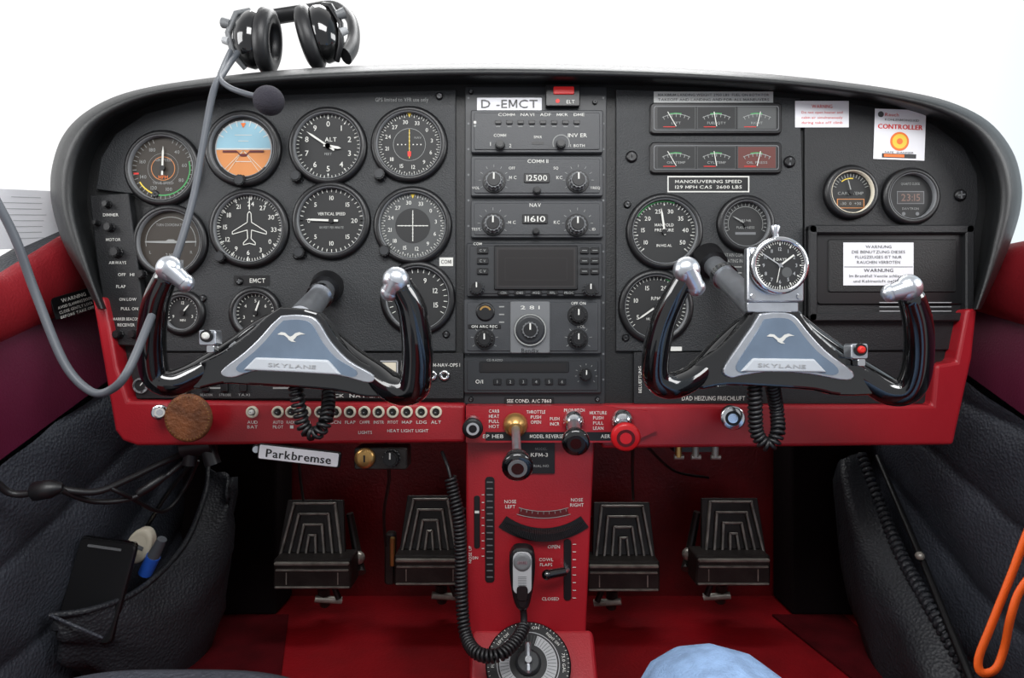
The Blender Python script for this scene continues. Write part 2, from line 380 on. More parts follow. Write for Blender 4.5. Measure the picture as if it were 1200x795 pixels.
for i,t in enumerate(('PUSH','INCR')): b.text(t,650,491+i*6,3.8,-.4,WHT,w=11)
for i,t in enumerate(('MIXTURE','PUSH','PULL','LEAN')): b.text(t,701,484+i*6,3.8,-.4,WHT,w=20 if i==0 else 12)
part(b,'trim_section',tr,bevel=0)
b=B().ab(-.0183)
names=['AUD BAT','AUTO PILOT','RADIO 1','RADIO 2','','','BCN','FLAP','CAMPR','INSTR','PITOT','MAP','LDG','ALT']
xs=[296,326,342,358,375,388,393.5,410.5,427.5,444,460.5,477,494,511]
for t,x in zip(names,xs):
    for i,wd in enumerate(t.split()): b.text(wd,x,495+i*5.5,3.6,-.4,WHT,w=min(12,4*len(wd)))
b.text('HEAT LIGHT LIGHT',478,505,3.6,-.4,WHT,w=48); b.text('LIGHTS',428,507,3.6,-.4,WHT,w=16)
part(b,'printed_placard',tr)
for x in [296,326,342,358,376,393.5,410.5,427.5,444,460.5,477,494,511]:
    e=thing('circuit_breaker',P(x,483,-.018),'small round chrome rimmed breaker button on red trim','switch','row of breaker buttons on red trim')
    b=B().at(x,483,-.018); b.lathe([(7,0),(7,-2.5),(6.4,-3.2),(4.4,-3.2),(4.2,-1)],BEIGE,seg=22,cb=False); b.disc(0,0,4.4,-1,BLK,20); part(b,'collar',e)
    b=B().at(x,483,-.018); b.lathe([(3,-1),(3,-5),(2.4,-6)],BLK if x>300 else WHT,seg=16); b.rect(0,0,2,.8,-6.2,WHTD); part(b,'button',e)
for x in (506,521):
    e=thing('headset_jack',P(x,440,-.005),'round chrome audio jack socket','jack','pair of chrome jacks')
    b=B().at(x,440,-.0045); b.lathe([(6.5,0),(6.5,-2),(5,-3.5),(3,-3.5),(2.6,0)],CHR,seg=20,cb=False); b.disc(0,0,3,-.5,BLK); part(b,'collar',e)

# ================================================================ GAUGES
def gauge(px,py,r,name,label,draw,needles=(),knob=None,face=FACE,cat='gauge',rim=GREY,y=-.001):
    e=thing(name,P(px,py,y),label,cat)
    b=B().at(px,py,y); b.lathe([(r+8,0),(r+8,-3),(r+6,-6),(r+2,-7),(r+1,-6)],BLK,seg=48,cb=False); b.lathe([(r+1,-7),(r+.3,-7),(r-.2,-1)],rim,seg=48,cb=False); part(b,'bezel',e)
    b=B().at(px,py,y); b.disc(0,0,r,-1.2,face,48); draw(b,r); part(b,'dial_face',e)
    for a,L,w,tail,m in needles:
        b=B().at(px,py,y)
        t=math.radians(a); d=Vector((math.sin(t),math.cos(t))); n=Vector((d.y,-d.x))
        pts=[-d*tail+n*w/2,-d*tail-n*w/2,d*L*.75-n*w/2,d*L,d*L*.75+n*w/2]; b.flat([(p.x,p.y) for p in pts],-3.4,m)
        b.lathe([(3,-2.2),(3,-4.2)],BLK,seg=14); part(b,'needle',e)
    if knob:
        b=B().at(px,py,y); b.knob(knob[0],knob[1],7,9,BLK,y0=0,ribs=12,top=RADD); part(b,'knob',e)
    return e
Y=-1.6
def f_asi(b,r):
    b.ticks(0,0,r*.84,r*.97,36,.7,Y,WHTD,20,340); b.nums(['40','60','80','100','120','140','160','180'],r*.68,4,40,330,Y,WHTD)
    b.ring(0,0,r*.93,r*.98,60,150,Y-.1,WHTD); b.ring(0,0,r*.83,r*.87,75,190,Y-.1,GRN); b.ring(0,0,r*.83,r*.87,190,240,Y-.1,YEL); b.rect(-r*.85,-6,6,2,Y-.2,REDB)
    b.ring(0,0,r*.36,r*.38,0,360,Y,BROWN,36); b.ring(0,0,r*.48,r*.49,0,360,Y,WHTD,36); b.text('AIRSPEED',0,10,3.2,Y,WHTD); b.text('MPH',0,-10,4,Y,ORG); b.text('TRUE SPEED',0,-17,3,Y,WHTD)
gauge(192,198,37,'airspeed_indicator','round airspeed dial with coloured arcs and white numerals',f_asi,[(2,26,2.2,8,WHT)],face=FACEO)
def f_ai(b,r):
    up=[(r*.86*math.sin(math.radians(a)),r*.86*math.cos(math.radians(a))) for a in range(-92,93,8)]
    lo=[(r*.86*math.sin(math.radians(a)),r*.86*math.cos(math.radians(a))) for a in range(92,269,8)]
    b.disc(0,0,r*.9,Y+.2,GREYL); b.flat(up,Y,BLUE); b.flat(lo,Y,BROWN); b.rect(0,0,r*1.7,1.2,Y-.2,WHT)
    b.ticks(0,0,r*.72,r*.9,9,1,Y-.4,WHT,-60,60)
    for z,w in((9,12),(16,20),(-8,12),(-15,20)): b.rect(0,z,w,.7,Y-.4,WHT)
    for a in(-60,-40,40,60): b.line(0,-2,30*math.sin(math.radians(a)),-28,.6,Y-.4,BEIGE)
    b.flat([(-24,-2),(-8,-2),(-4,-6),(4,-6),(8,-2),(24,-2),(24,-4.5),(7,-4.5),(3,-9),(-3,-9),(-7,-4.5),(-24,-4.5)],Y-.8,REDD)
    b.flat([(-3,30),(3,30),(0,24)],Y-.8,ORG); b.ring(0,0,r*.88,r,130,230,Y-.6,BLK)
gauge(286,175,37,'attitude_indicator','artificial horizon with blue sky and brown ground halves',f_ai,(),(-2,-38))
def f_alt(b,r):
    b.ticks(0,0,r*.9,r*.98,50,.7,Y,WHT); b.ticks(0,0,r*.84,r*.98,10,1.3,Y,WHT); b.nums(list('0123456789'),r*.69,6.2,0,360,Y,WHT)
    b.text('ALT',3,8,5,Y,WHT); b.text('FEET',0,-9,2.8,Y,WHTD)
gauge(385,172,38,'altimeter','black altimeter dial with white numerals and two hands',f_alt,[(304,30,2.2,9,WHT),(100,16,3,5,WHT)],(-36,-36))
def rose(b,r,m=WHT):
    b.ticks(0,0,r*.9,r*.97,72,.55,Y,m); b.ticks(0,0,r*.86,r*.97,36,.9,Y,m); b.nums(['30','33','0','3','6','9','12','15','18','21','24','27'],r*.72,4.4,-10,350,Y,m)
def f_vor(b,r):
    rose(b,r); b.ring(0,0,r*.5,r*.515,0,360,Y,WHTD,36)
    for i in range(-3,4): b.disc(i*4.5,0,.8,Y-.1,WHT,8); b.disc(0,i*4.5,.8,Y-.1,WHT,8)
    b.line(0,-16,0,18,.8,Y-.2,YEL); b.flat([(-2.2,-8),(2.2,-8),(1.8,-14),(-1.8,-14)],Y-.3,REDB); b.text('NAV',10,8,2.6,Y-.2,WHTD); b.flat([(-2.5,37),(2.5,37),(0,32)],Y-.3,YEL)
gauge(480,170,37,'course_indicator','navigation course dial with compass rose and red flag',f_vor,(),(-34,-36))
def f_tc(b,r):
    b.ring(0,0,r*.8,r*.82,-100,100,Y,WHTD); b.text('TURN COORDINATOR',0,20,3,Y,WHTD,w=34); b.text('2 MIN',0,-15,3.4,Y,WHTD)
    b.rect(0,-24,30,6,Y,GREY); b.rect(-5,-24,1,6,Y-.2,BLK); b.rect(5,-24,1,6,Y-.2,BLK); b.disc(0,-24,2.8,Y-.3,BLK,16)
    b.flat([(-30,1),(-6,1.2),(-3,3),(3,3),(6,1.2),(30,1),(30,-.6),(6,-1.5),(-6,-1.5),(-30,-.6)],Y-.2,WHTD); b.text('L',-24,-12,3.4,Y,WHTD); b.text('R',24,-12,3.4,Y,WHTD)
gauge(201,284,36,'turn_coordinator','dim turn coordinator dial with small aircraft symbol',f_tc,(),face=FACEO)
def f_hi(b,r):
    b.ticks(0,0,r*.9,r*.98,72,.6,Y,WHT); b.ticks(0,0,r*.85,r*.98,12,1.2,Y,WHT,3,363); b.nums(['24','27','30','33','0','3','6','9','12','15','18','21'],r*.73,5.2,3,363,Y,WHT)
    pl=[(0,20),(2,17),(2.5,7),(20,-4),(20,-7),(2.5,-2),(2,-12),(7,-17),(7,-19.5),(0,-17.5),(-7,-19.5),(-7,-17),(-2,-12),(-2.5,-2),(-20,-7),(-20,-4),(-2.5,7),(-2,17),(0,20)]
    for p,q in zip(pl[:-1],pl[1:]): b.line(*p,*q,.9,Y-.3,WHT)
    b.line(0,22,0,36,1,Y-.3,WHT)
gauge(293,268,39,'heading_indicator','directional gyro dial with white aircraft outline',f_hi,(),(-32,-34))
def f_vsi(b,r):
    b.ticks(0,0,r*.88,r*.97,21,.8,Y,WHT,-90,90); b.ticks(0,0,r*.88,r*.97,21,.8,Y,WHT,-90,-270); b.nums(['0','5','10','15','20'],r*.7,5,-90,90,Y,WHT); b.nums(['5','10','15'],r*.7,5,-135,-225,Y,WHT)
    b.text('VERTICAL SPEED',0,8,3.4,Y,WHT,w=32); b.text('100 FEET PER MINUTE',0,-8,2.6,Y,WHTD,w=28)
gauge(389,259,38,'vertical_speed_indicator','black vertical speed dial with needle at zero',f_vsi,[(272,30,2.4,8,WHT)],(-36,-38))
def f_vor2(b,r):
    b.disc(0,0,r*.98,Y+.2,FACEG); b.disc(0,0,r*.54,Y,FACE); rose(b,r); 
    for i in range(-3,4): b.disc(i*4.2,0,.8,Y-.1,WHT,8); b.disc(0,i*4.2,.8,Y-.1,WHT,8)
    b.line(-18,0,18,0,.9,Y-.3,WHT); b.line(0,-18,0,18,.9,Y-.3,WHT); b.flat([(-2.5,37),(2.5,37),(0,32)],Y-.3,YEL)
gauge(484,265,38,'course_indicator','grey navigation course dial with crossed needles',f_vor2,(),(-32,-30),face=FACEG)
def f_s(lst,t):
    def f(b,r):
        b.ticks(0,0,r*.84,r*.96,21,.8,Y,WHT,-120,120); b.nums(lst,r*.62,max(3.4,r*.16),-110,110,Y,WHT); b.text(t,0,-r*.45,max(2.8,r*.12),Y,WHT)
    return f
gauge(215,367,19,'clock_gauge','small black round gauge with white ticks',f_s(['9','12','3'],'MIN'),[(40,13,1.6,3,WHT)])
gauge(300,367,23,'suction_gauge','small black suction gauge with white numerals',f_s(['3','4','5','6','7'],'SUCT'),[(20,16,1.8,4,WHT)])
gauge(490,350,36,'bearing_gauge','black round gauge with white numerals partly behind a yoke',f_s(['0','3','6','9','12','15'],'NDB'),[(150,26,2.2,8,WHT)])
def f_mp(b,r):
    b.ticks(0,0,r*.88,r*.97,41,.6,Y,WHT,-130,130); b.ticks(0,0,r*.83,r*.97,9,1.2,Y,WHT,-130,130); b.nums(['10','15','20','25','30','35','40','50'],r*.67,4.8,-120,120,Y,WHT); b.ring(0,0,r*.94,r*.98,-60,20,Y-.2,GRN); b.text('MANIFOLD',0,8,3.4,Y,WHT,w=22); b.text('PRESSURE',0,2,3.4,Y,WHT,w=22); b.text('IN.HG.AL',0,-16,3,Y,WHT)
gauge(778,272,37,'manifold_pressure_gauge','black manifold pressure dial with green arc',f_mp,[(-8,28,2.2,4,WHT)],y=-.001)
def f_rpm(b,r):
    b.ticks(0,0,r*.88,r*.97,36,.7,Y,WHT,-130,130); b.nums(['5','10','15','20','25','30'],r*.67,5,-120,120,Y,WHT); b.ring(0,0,r*.94,r*.98,20,75,Y-.2,GRN); b.text('RPM',0,10,4,Y,WHT); b.text('HUNDREDS',0,-14,2.8,Y,WHT); b.rect(0,-22,16,4,Y,WHTD)
gauge(768,360,36,'tachometer','black engine speed dial with white numerals',f_rpm,[(-125,26,2,6,WHT)])
def f_ff(b,r):
    b.ticks(0,0,r*.82,r*.95,21,.7,Y,WHTD,-110,110); b.ring(0,0,r*.77,r*.79,-110,110,Y,WHTD); b.text('FUEL PRESS',0,-4,2.8,Y,WHTD); b.rect(0,-11,24,3,Y,GREY); b.text('LBS/HR',0,4,2.8,Y,WHTD)
gauge(873,263,26,'fuel_flow_gauge','small dim fuel flow dial with tick scale',f_ff,[(-60,18,1.4,3,WHTD)])
def f_ct(b,r):
    b.ticks(0,0,r*.74,r*.92,15,.8,Y,WHTD,-70,70); b.ring(0,0,r*.66,r*.71,-40,10,Y-.1,YEL); b.text('CARB TEMP',0,-1,3.4,Y,WHTD,w=30); b.rect(0,-13,32,11,Y,BROWN); b.rect(0,-13,30,9.5,Y-.2,FACEO); b.text('-30  0  +30',0,-13,3.2,Y-.4,WHTD,w=24)
gauge(996,226,24,'carburettor_temperature_gauge','round gauge with yellow arc and orange window',f_ct,[(-15,17,1.3,2,WHTD)],rim=BEIGE)
def f_ck(b,r):
    b.text('QUARTZ CLOCK',0,15,2.6,Y,WHTD,w=22); b.rect(0,-1,32,15,Y,GREY); b.rect(0,-1,30,13,Y-.2,SCRG); b.text('23:15',0,-1,8,Y-.4,LCD,w=22); b.text('DAVTRON',0,-14,2.6,Y,WHTD); b.disc(-8,-20,2.2,Y,GREY,12); b.disc(8,-20,2.2,Y,GREY,12)
gauge(1066,231,26,'digital_clock','round panel clock with small digital time window',f_ck,(),cat='clock')
def cluster(py,w,labs,fm):
    e=thing('engine_gauge_cluster',P(838,py,-.001),'rectangular cluster of three small engine gauges','gauge','pair of engine gauge clusters')
    b=B().at(838,py,-.001); b.rr(0,0,w,37,5,0,-4,BLK,1.5); b.rr(0,0,w-8,29,3,-4,-4.6,GREY,.3); b.rr(0,0,w-10,27,3,-4.6,-4.8,BLK,.1); part(b,'housing',e)
    for i,l in enumerate(labs):
        b=B().at(838,py,-.001)
        x=(i-1)*47; b.rect(x,0,45,26,-5,FACEG); b.rect(x,0,43.6,24.6,-5.1,fm[i])
        b.ring(x,-30,34,34.7,-28,28,-5.4,WHTD); b.ring(x,-30,34.7,36,-12,10,-5.4,GRN); b.ticks(x,-30,31,35,7,.7,-5.5,WHTD,-26,26)
        b.text(l,x,-6,2.8,-5.4,WHTD,w=min(24,len(l)*2.7)); b.rect(x-8,-10.5,14,.8,-5.4,REDB)
        part(b,'dial_face',e)
        b=B().at(838,py,-.001); b.line(x,-10,x+(i-1)*7-3,7,.9,-5.8,WHT); part(b,'needle',e)
cluster(140,154,('LEFT','FUEL QTY','RIGHT'),(FACE,FACE,FACEG)); cluster(186,154,('OIL TEMP','CYL TEMP','OIL PRESS'),(FACE,FACE,REDBR))

# ================================================================ STICKERS
e=B().at(963,134,-.0007); e.rect(0,0,63,31,-.5,PAPER); e.text('WARNING',0,9,4,-.8,REDB,w=24)
for i in range(3): e.text(('Do not open heater and','cabin air simultaneously','during take off climb')[i],0,2-i*6,2.8,-.8,REDB,w=48)
single(e,'sticker',P(963,134,-.001),'white sticker with small red warning text','sticker')
e=B().at(1054,158,-.0007,rot=Matrix.Rotation(math.radians(2),4,'Y')); e.rect(0,0,60,59,-.5,PAPER); e.text('Rauch',-10,23,3.8,-.8,REDB,w=16); e.text('KOHLENMONOXID',2,17,2.6,-.8,FACEG,w=40)
for dx in (0,.5): e.text('CONTROLLER',dx,9,5.4,-.8-dx*.2,REDB,w=52)
e.disc(0,-8,11,-.8,ORG); e.disc(0,-8,8.5,-1,YEL); e.disc(0,-8,3.5,-1.2,ORG); e.rect(0,-25,40,5,-.8,BLK); e.disc(-23,23,3.5,-.8,FACEG,16)
e.rect(-6,-25,24,3.4,-1,ORG); e.text('SAFE  DANGER',0,-21,2,-.9,FACEG,w=34)
single(e,'sticker',P(1054,158,-.001),'square white gas detector card with orange spot','sticker')
g=thing('glove_box',P(1040,320,-.001),'black framed rectangular compartment door on panel','compartment')
b=B().at(1040,321,-.001)
b.rr(0,51,192,10,4,0,-9,PANELD,1.5); b.rr(0,-51,192,10,4,0,-9,PANELD,1.5); b.rr(-91,0,10,112,4,0,-9,PANELD,1.5); b.rr(91,0,10,112,4,0,-9,PANELD,1.5)
part(b,'frame',g)
b=B().at(1040,321,-.001); b.rr(2,6,172,84,5,-.2,-2.2,BLK,1); b.rr(4,9,150,62,3,-2.2,-3.6,BACK,1); part(b,'door',g)
b=B().at(1027,310,-.001); b.rect(0,0,82,50,-4.2,PAPER)
for i,t in enumerate(('WARNUNG','DIE BENUTZUNG DIESES','FLUGZEUGES IST NUR','RAUCHEN VERBOTEN')): b.text(t,0,20-i*6,3.4,-4.6,FACEG,w=(30,62,54,50)[i])
b.text('WARNUNG',0,-7.5,3.8,-4.6,BLK,w=34); b.text('Im Brandfall Ventile schliessen',0,-14,3.2,-4.6,FACEG,w=68); b.text('und Kabinenluft oeffnen',0,-20,3.2,-4.6,FACEG,w=58); b.rect(0,-3.4,80,.8,-4.5,GREY)
part(b,'paper_notice',g,'white paper notice with small text')
b=B().at(1070,355,-.001)
for i in range(3): b.rect(0,-i*5,84,1,-4.5,GREYL)
part(b,'printed_line',g)

# ================================================================ RADIO STACK
def radio(cy,h,name,label,w=154,cx=629,m=RAD,draw=None,knobs=(),disp=None):
    e=thing(name,P(cx,cy,-.001),label,'radio')
    b=B().ab(-.001); b.rr(cx,cy,w,h,2.5,0,-6,m,1.2); 
    b.rr(cx,cy,w-8,h-7,2,-6,-7,m,.6)
    if draw: draw(b)
    part(b,'body',e)
    for k in knobs:
        x,y,r=k[:3]; b=B().ab(-.008); 
        if r>8: b.lathe([(r*1.35,0),(r*1.3,-1.5)],BLK,x,y,seg=28)
        b.knob(x,y,r,10 if r>6 else 7,k[3] if len(k)>3 else RADD,y0=-1,ribs=14,top=BLK,ptr=WHT if r>6 else None); part(b,'knob',e)
    if disp:
        x,y,w2,h2,t=disp; b=B().ab(-.008); b.rr(x,y,w2,h2,1.5,0,-1.5,BLK,.5); b.text(t,x,y,h2*.6,-1.9,WHT,w=w2*.8); part(b,'display',e)
    return e
e=thing('registration_label',P(597,122,-.001),'white label strip with aircraft registration letters','label')
b=B().ab(-.001); b.rr(597,122.5,76,15,1,0,-1.5,PAPER,.3); b.text('D -EMCT',597,122.5,9.5,-2.2,BLK,w=66); part(b,'strip',e)
e=thing('warning_light',P(659,106,-.001),'small black unit with lit red rectangular lamp','indicator light')
b=B().ab(-.001); b.rr(659,114,40,26,2,0,-7,BLK,1); b.text('ELT',668,122,4,-7.4,WHT); b.disc(653,121,2.5,-7.3,REDB,12); part(b,'housing',e)
b=B().ab(-.001); b.rr(660,109,24,9,1.5,-7,-8.5,REDL,.6); part(b,'lamp',e)
def d_aud(b):
    b.text('COMM   NAV1   ADF   MKR   DME',634,137,3.4,-7.4,WHT,w=100)
    for i in range(8): b.rr(584+i*13,146,7,4,.6,-7,-9,BLK,.4); b.rect(584+i*13,151,5,.8,-7.4,WHTD)
    b.text('COMM',586,161,3.4,-7.4,WHT); b.text('1',575,171,4.4,-7.4,WHT); b.text('2',598,173,4,-7.4,WHT); b.text('INV ER',676,161,4.4,-7.4,WHT,w=22); b.text('1  BOTH',676,173,3.2,-7.4,WHT); b.rect(557,146,3,3,-7.4,WHT)
    b.disc(557,150,1.5,-7.4,WHTD,10); b.ring(657,170,9,10,-120,120,-7.4,WHTD); b.text('SPKR',630,163,2.8,-7.4,WHT); b.rect(630,170,14,3,-7.4,BLK)
radio(156,50,'audio_panel','grey audio selector panel with row of small switches',draw=d_aud,knobs=((586,171,5.5),(657,170,5.5)))
def d_com(b):
    b.text('COMM II',630,191,4.2,-7.4,WHT,w=24); b.text('VOL',558,222,3,-7.4,WHT); b.text('OFF',600,199,3,-7.4,WHT); b.text('SQ',651,199,3,-7.4,WHT); b.text('FREQ',697,222,3,-7.4,WHT); b.text('M C',601,210,3.6,-7.4,WHT); b.text('KC',655,210,3.6,-7.4,WHT)
    for x in (579,677): b.ticks(x,213,15,18,9,.6,-7.4,WHTD,-120,120)
radio(208,47,'communication_radio','grey communication radio with two ribbed knobs',draw=d_com,knobs=((579,213,10,GREY),(677,213,10,GREY),(629,224,4.5)),disp=(629,209,30,11,'12500'))
def d_nav(b):
    b.text('NAV',627,242,4.2,-7.4,WHT); b.text('M C',600,262,3.6,-7.4,WHT); b.text('KC',652,262,3.6,-7.4,WHT); b.text('TEST',558,270,3,-7.4,WHT); b.text('ID',695,270,3,-7.4,WHT)
    for x in (578,676): b.ticks(x,263,15,18,9,.6,-7.4,WHTD,-120,120)
radio(258,44,'navigation_radio','grey navigation radio with two ribbed knobs',draw=d_nav,knobs=((578,263,10,GREY),(676,264,10,GREY),(628,272,4)),disp=(627,257,30,11,'11610'))
def d_gps(b):
    for y in(295,307,319): 
        b.rr(566,y,13,7,1,-7,-9.5,BLK,.6); b.text('C V',566,y,3,-9.8,WHTD)
    for x in (684,696):
        for y in (295,307,319): b.rr(x,y,10,7,1,-7,-9.5,BLK,.6); b.rect(x,y,6,.8,-9.8,WHTD)
    for i in range(5): b.rr(590+i*19,344,13,5,1,-7,-9.5,BLK,.6); b.text(('CDI','OBS','MSG','FPL','PROC')[i],590+i*19,344,2.8,-9.8,WHTD)
    b.text('COM',560,287,3,-7.4,WHT)
e=radio(317,63,'gps_navigator','dark navigator unit with large blank screen and buttons',w=158,cx=626,m=RADD,draw=d_gps,knobs=((559,338,8),(691,340,8)))
b=B().ab(-.008); b.rr(628,314,98,52,2,0,-2.5,BLK,1); b.rect(628,314,92,46,-2.7,SCRG); b.rect(628,314,88,42,-2.9,SCR); b.frame(628,316,72,26,.6,-3.1,SCRG)
part(b,'screen',e,'dark blank screen')
def d_ap(b):
    b.lathe([(11,-6.5),(11,-8),(9,-8.5)],BLK,569,366,seg=24); b.ring(569,366,5,7,-70,70,-8.8,BRASS); b.rr(568,383,38,5,1,-7,-8,BLK,.3); b.text('ON ARC REC',568,383,3,-8.4,WHT,w=30)
    b.rr(621,384,46,60,2,-7,-9,GREY,.8); b.lathe([(19,-9),(18,-12),(14,-12.5)],RADD,621,387,seg=32); b.ring(621,387,17,18.5,0,360,-12.6,WHTD,36); b.text('2 8 1',621,361,4,-9.3,WHT,w=22); b.text('Bendix',621,411,5,-9.3,BLK,w=20)
    b.text('OFF ON',677,356,3.2,-7.4,WHT); b.text('VOL',680,383,3.2,-7.4,WHT); b.ticks(677,398,13,16,7,.6,-7.4,WHTD,-120,120); b.ticks(568,398,13,16,7,.6,-7.4,WHTD,-120,120)
    for i in range(3): b.rect(588,360+i*9,6,1.5,-7.4,WHTD)
radio(383,64,'direction_finder_receiver','grey receiver with central round tuning dial and knobs',w=160,cx=624,draw=d_ap,knobs=((568,398,9,BLK),(677,398,9,BLK),(677,370,9,BLK),(621,387,10,GREY)))
def d_cd(b):
    b.rr(614,430,104,13,2,-7,-8,BLK,.4); b.rect(614,430,96,8,-8.3,SCR); b.text('O/I',562,447,4.4,-7.4,WHT); b.text('CD RADIO',580,422,2.6,-7.4,WHTD)
    for i in range(6): b.rr(583+i*15,447,9,7,1,-7,-9,BLK,.4); b.text(str(i+1),583+i*15,447,3.4,-9.3,WHTD)
    b.ticks(686,439,11,13,9,.6,-7.4,WHTD,-130,130)
radio(440,42,'transponder_unit','dark flat receiver unit with slot display and buttons',w=160,cx=624,m=RADD,draw=d_cd,knobs=((686,439,7,BLK),))
e=thing('placard',P(620,470,-.001),'narrow black placard with white letters','placard')
b=B().ab(-.0015); b.rr(620,470,58,8,1,0,-1.2,BLK,.2); b.text('SEE COND. A/C 7860',620,470,4,-1.6,WHT,w=52); part(b,'plate',e)

e=thing('marker_beacon_panel',P(140,320,-.004),'narrow upright black switch panel with white lettering','switch panel')
b=B(); b.prism([(104,229),(150,226),(160,300),(172,400),(165,407),(128,404),(112,300)],-.008,.004,PANELD); part(b,'plate',e,bevel=.002)
for t,x,y,w in(('DIMMER',130,252,18),('MOTOR',133,281,17),('AIRWAYS',138,308,20),('OFF',143,322,9),('HI',155,322,5),('ON LOW',150,351,20),('PULL ON',152,362,20),('MARKER BEACON',148,374,30),('RECEIVER',148,381,20),('FLAP',142,336,11)):
    b=B().ab(-.0085); b.text(t,x,y,3.4,-.4,WHT,w=w); part(b,'printed_lettering',e)
for x,y,r in((127,240,4),(130,267,5),(138,296,6),(168,322,5),(140,392,5),(158,392,5),(115,262,3)):
    b=B().at(x,y,-.0085); b.knob(0,0,r,7,BLK,y0=0,ribs=10); part(b,'knob',e)

# ================================================================ LOWER CONTROLS
def pushpull(name,label,a,k,rs,mk,collar,rk,mtop=None,L=20):
    e=thing(name,P(*a),label,'control knob')
    A=P(*a);K=P(*k); d=(K-A).normalized()
    b=B().wd(); s=sc(a[2]); b.tube([A,A-d*-.004,A+d*.010,A+d*.014],[rk*.8*s,rk*.8*s,rk*.7*s,rk*.45*s],collar,20); part(b,'collar',e)
    b=B().wd(); b.tube([A+d*.01,K],[rs*s]*2,STEEL,14); part(b,'shaft',e)
    s2=sc(k[2]); b=B().wd(); prof=[(0,.55),(.08,.8),(.2,.8),(.25,.6),(.45,.6),(.55,.95),(.65,1),(.9,1),(1,.88),(1.02,.5)]
    b.tube([K+d*(t*L*s2) for t,_ in prof],[rk*r*s2 for _,r in prof],mk,24)
    if mtop: b.tube([K+d*L*s2*1.0,K+d*L*s2*1.05],[rk*.62*s2]*2,mtop,20); b.tube([K+d*L*s2*1.05,K+d*L*s2*1.07],[rk*.4*s2]*2,mk,20)
    part(b,'knob',e)
pushpull('throttle_control','large black throttle knob on steel shaft with brass collar',(604,497,-.024),(606,538,-.10),5,GLOSS,BRASS,18,GREY,22)
pushpull('propeller_control','black propeller pitch knob on steel shaft',(672,493,-.024),(674,512,-.075),7,GLOSS,CHR,16,BLK,22)
pushpull('mixture_control','bright red mixture knob with ribbed rim',(729,493,-.024),(732,507,-.06),6,REDK,CHR,17,REDD,18)
pushpull('carburettor_heat_control','small black and chrome heat knob',(554,496,-.024),(554,500,-.04),5,BLK,CHR,12,CHR,12)
pushpull('cabin_heat_control','small chrome knob on red trim',(187,482,-.018),(187,483,-.03),5,CHR,CHR,9,WHT,8)
pushpull('cabin_air_control','black knob with chrome ring on red trim',(856,486,-.018),(858,489,-.035),6,CHR,BLK,14,BLK,9)
e=B().at(629,537,-.0075); e.rr(0,0,42,36,1,0,-1.2,BLK,.3); e.text('MODEL',5,11,3,-1.6,WHTD,w=14); e.text('KFM-3',3,4,4.4,-1.6,WHT,w=20); e.text('SERIAL NO',3,-9,2.8,-1.6,WHTD,w=22)
single(e,'placard',P(629,537,-.008),'small black placard with white model lettering','placard')
e=thing('parking_brake_handle',P(351,534,-.01),'tilted white label plate for the parking brake','handle')
b=B().at(351,534,-.018,rot=Matrix.Rotation(math.radians(6.5),4,'Y')); b.rr(0,0,97,19,3,2,-3,BLK,1); b.rr(0,0,93,16,2,-3,-3.6,PAPER,.3)
for dx in(0,.5): b.text('Parkbremse',dx,-.5,9.5,-4-dx*.2,BLK,w=76)
part(b,'label_plate',e)
b=B().wd(); b.tube([P(300,527,-.01),P(300,525,.06)],.004,STEEL); part(b,'rod',e)
e=thing('ignition_box',P(445,537,-.01),'dark metal box with key lock and rotary knob','switch box')
b=B().ab(-.012); b.rr(446,538,62,26,3,30,0,PED,1.5); part(b,'housing',e)
b=B().ab(-.012); b.lathe([(12,0),(12,-3),(8,-5),(3,-5)],BRASS,428,537,seg=24); b.rect(428,537,2,8,-5.3,BLK); part(b,'key_lock',e)
b=B().ab(-.012); b.knob(459,537,10,10,BLK,y0=0,ptr=WHT); part(b,'knob',e)
e=thing('hanging_fittings',P(815,530,.01),'small metal clips under red trim','clip')
b=B().wd()
for x in (795,815,838): 
    b.tube([P(x,522,0),P(x,536,0)],.004,BRASS if x==795 else PEDL); b.tube([P(x-5,536,0),P(x+6,536,0)],.003,PEDL)
boxw(b,P(790,0,0).x,P(842,0,0).x,0,.02,P(0,530,0).z,P(0,520,0).z,PED); part(b,'clip',e)
e=thing('leather_key_tag',P(221,490,-.05),'round worn brown leather tag hanging on cord','key tag')
b=B().at(221,490,-.045); b.lathe([(27,2),(28.5,0),(27,-2.4),(24,-2.8)],TAG,seg=40,ca=True); b.ticks(0,0,24,26,40,.6,-3,BRASS); part(b,'tag',e)
b=B().wd(); b.tube(pth([(215,466,-.045),(222,455,-.04),(232,445,-.03)],6)[0],.0012,BLK); part(b,'cord',e)

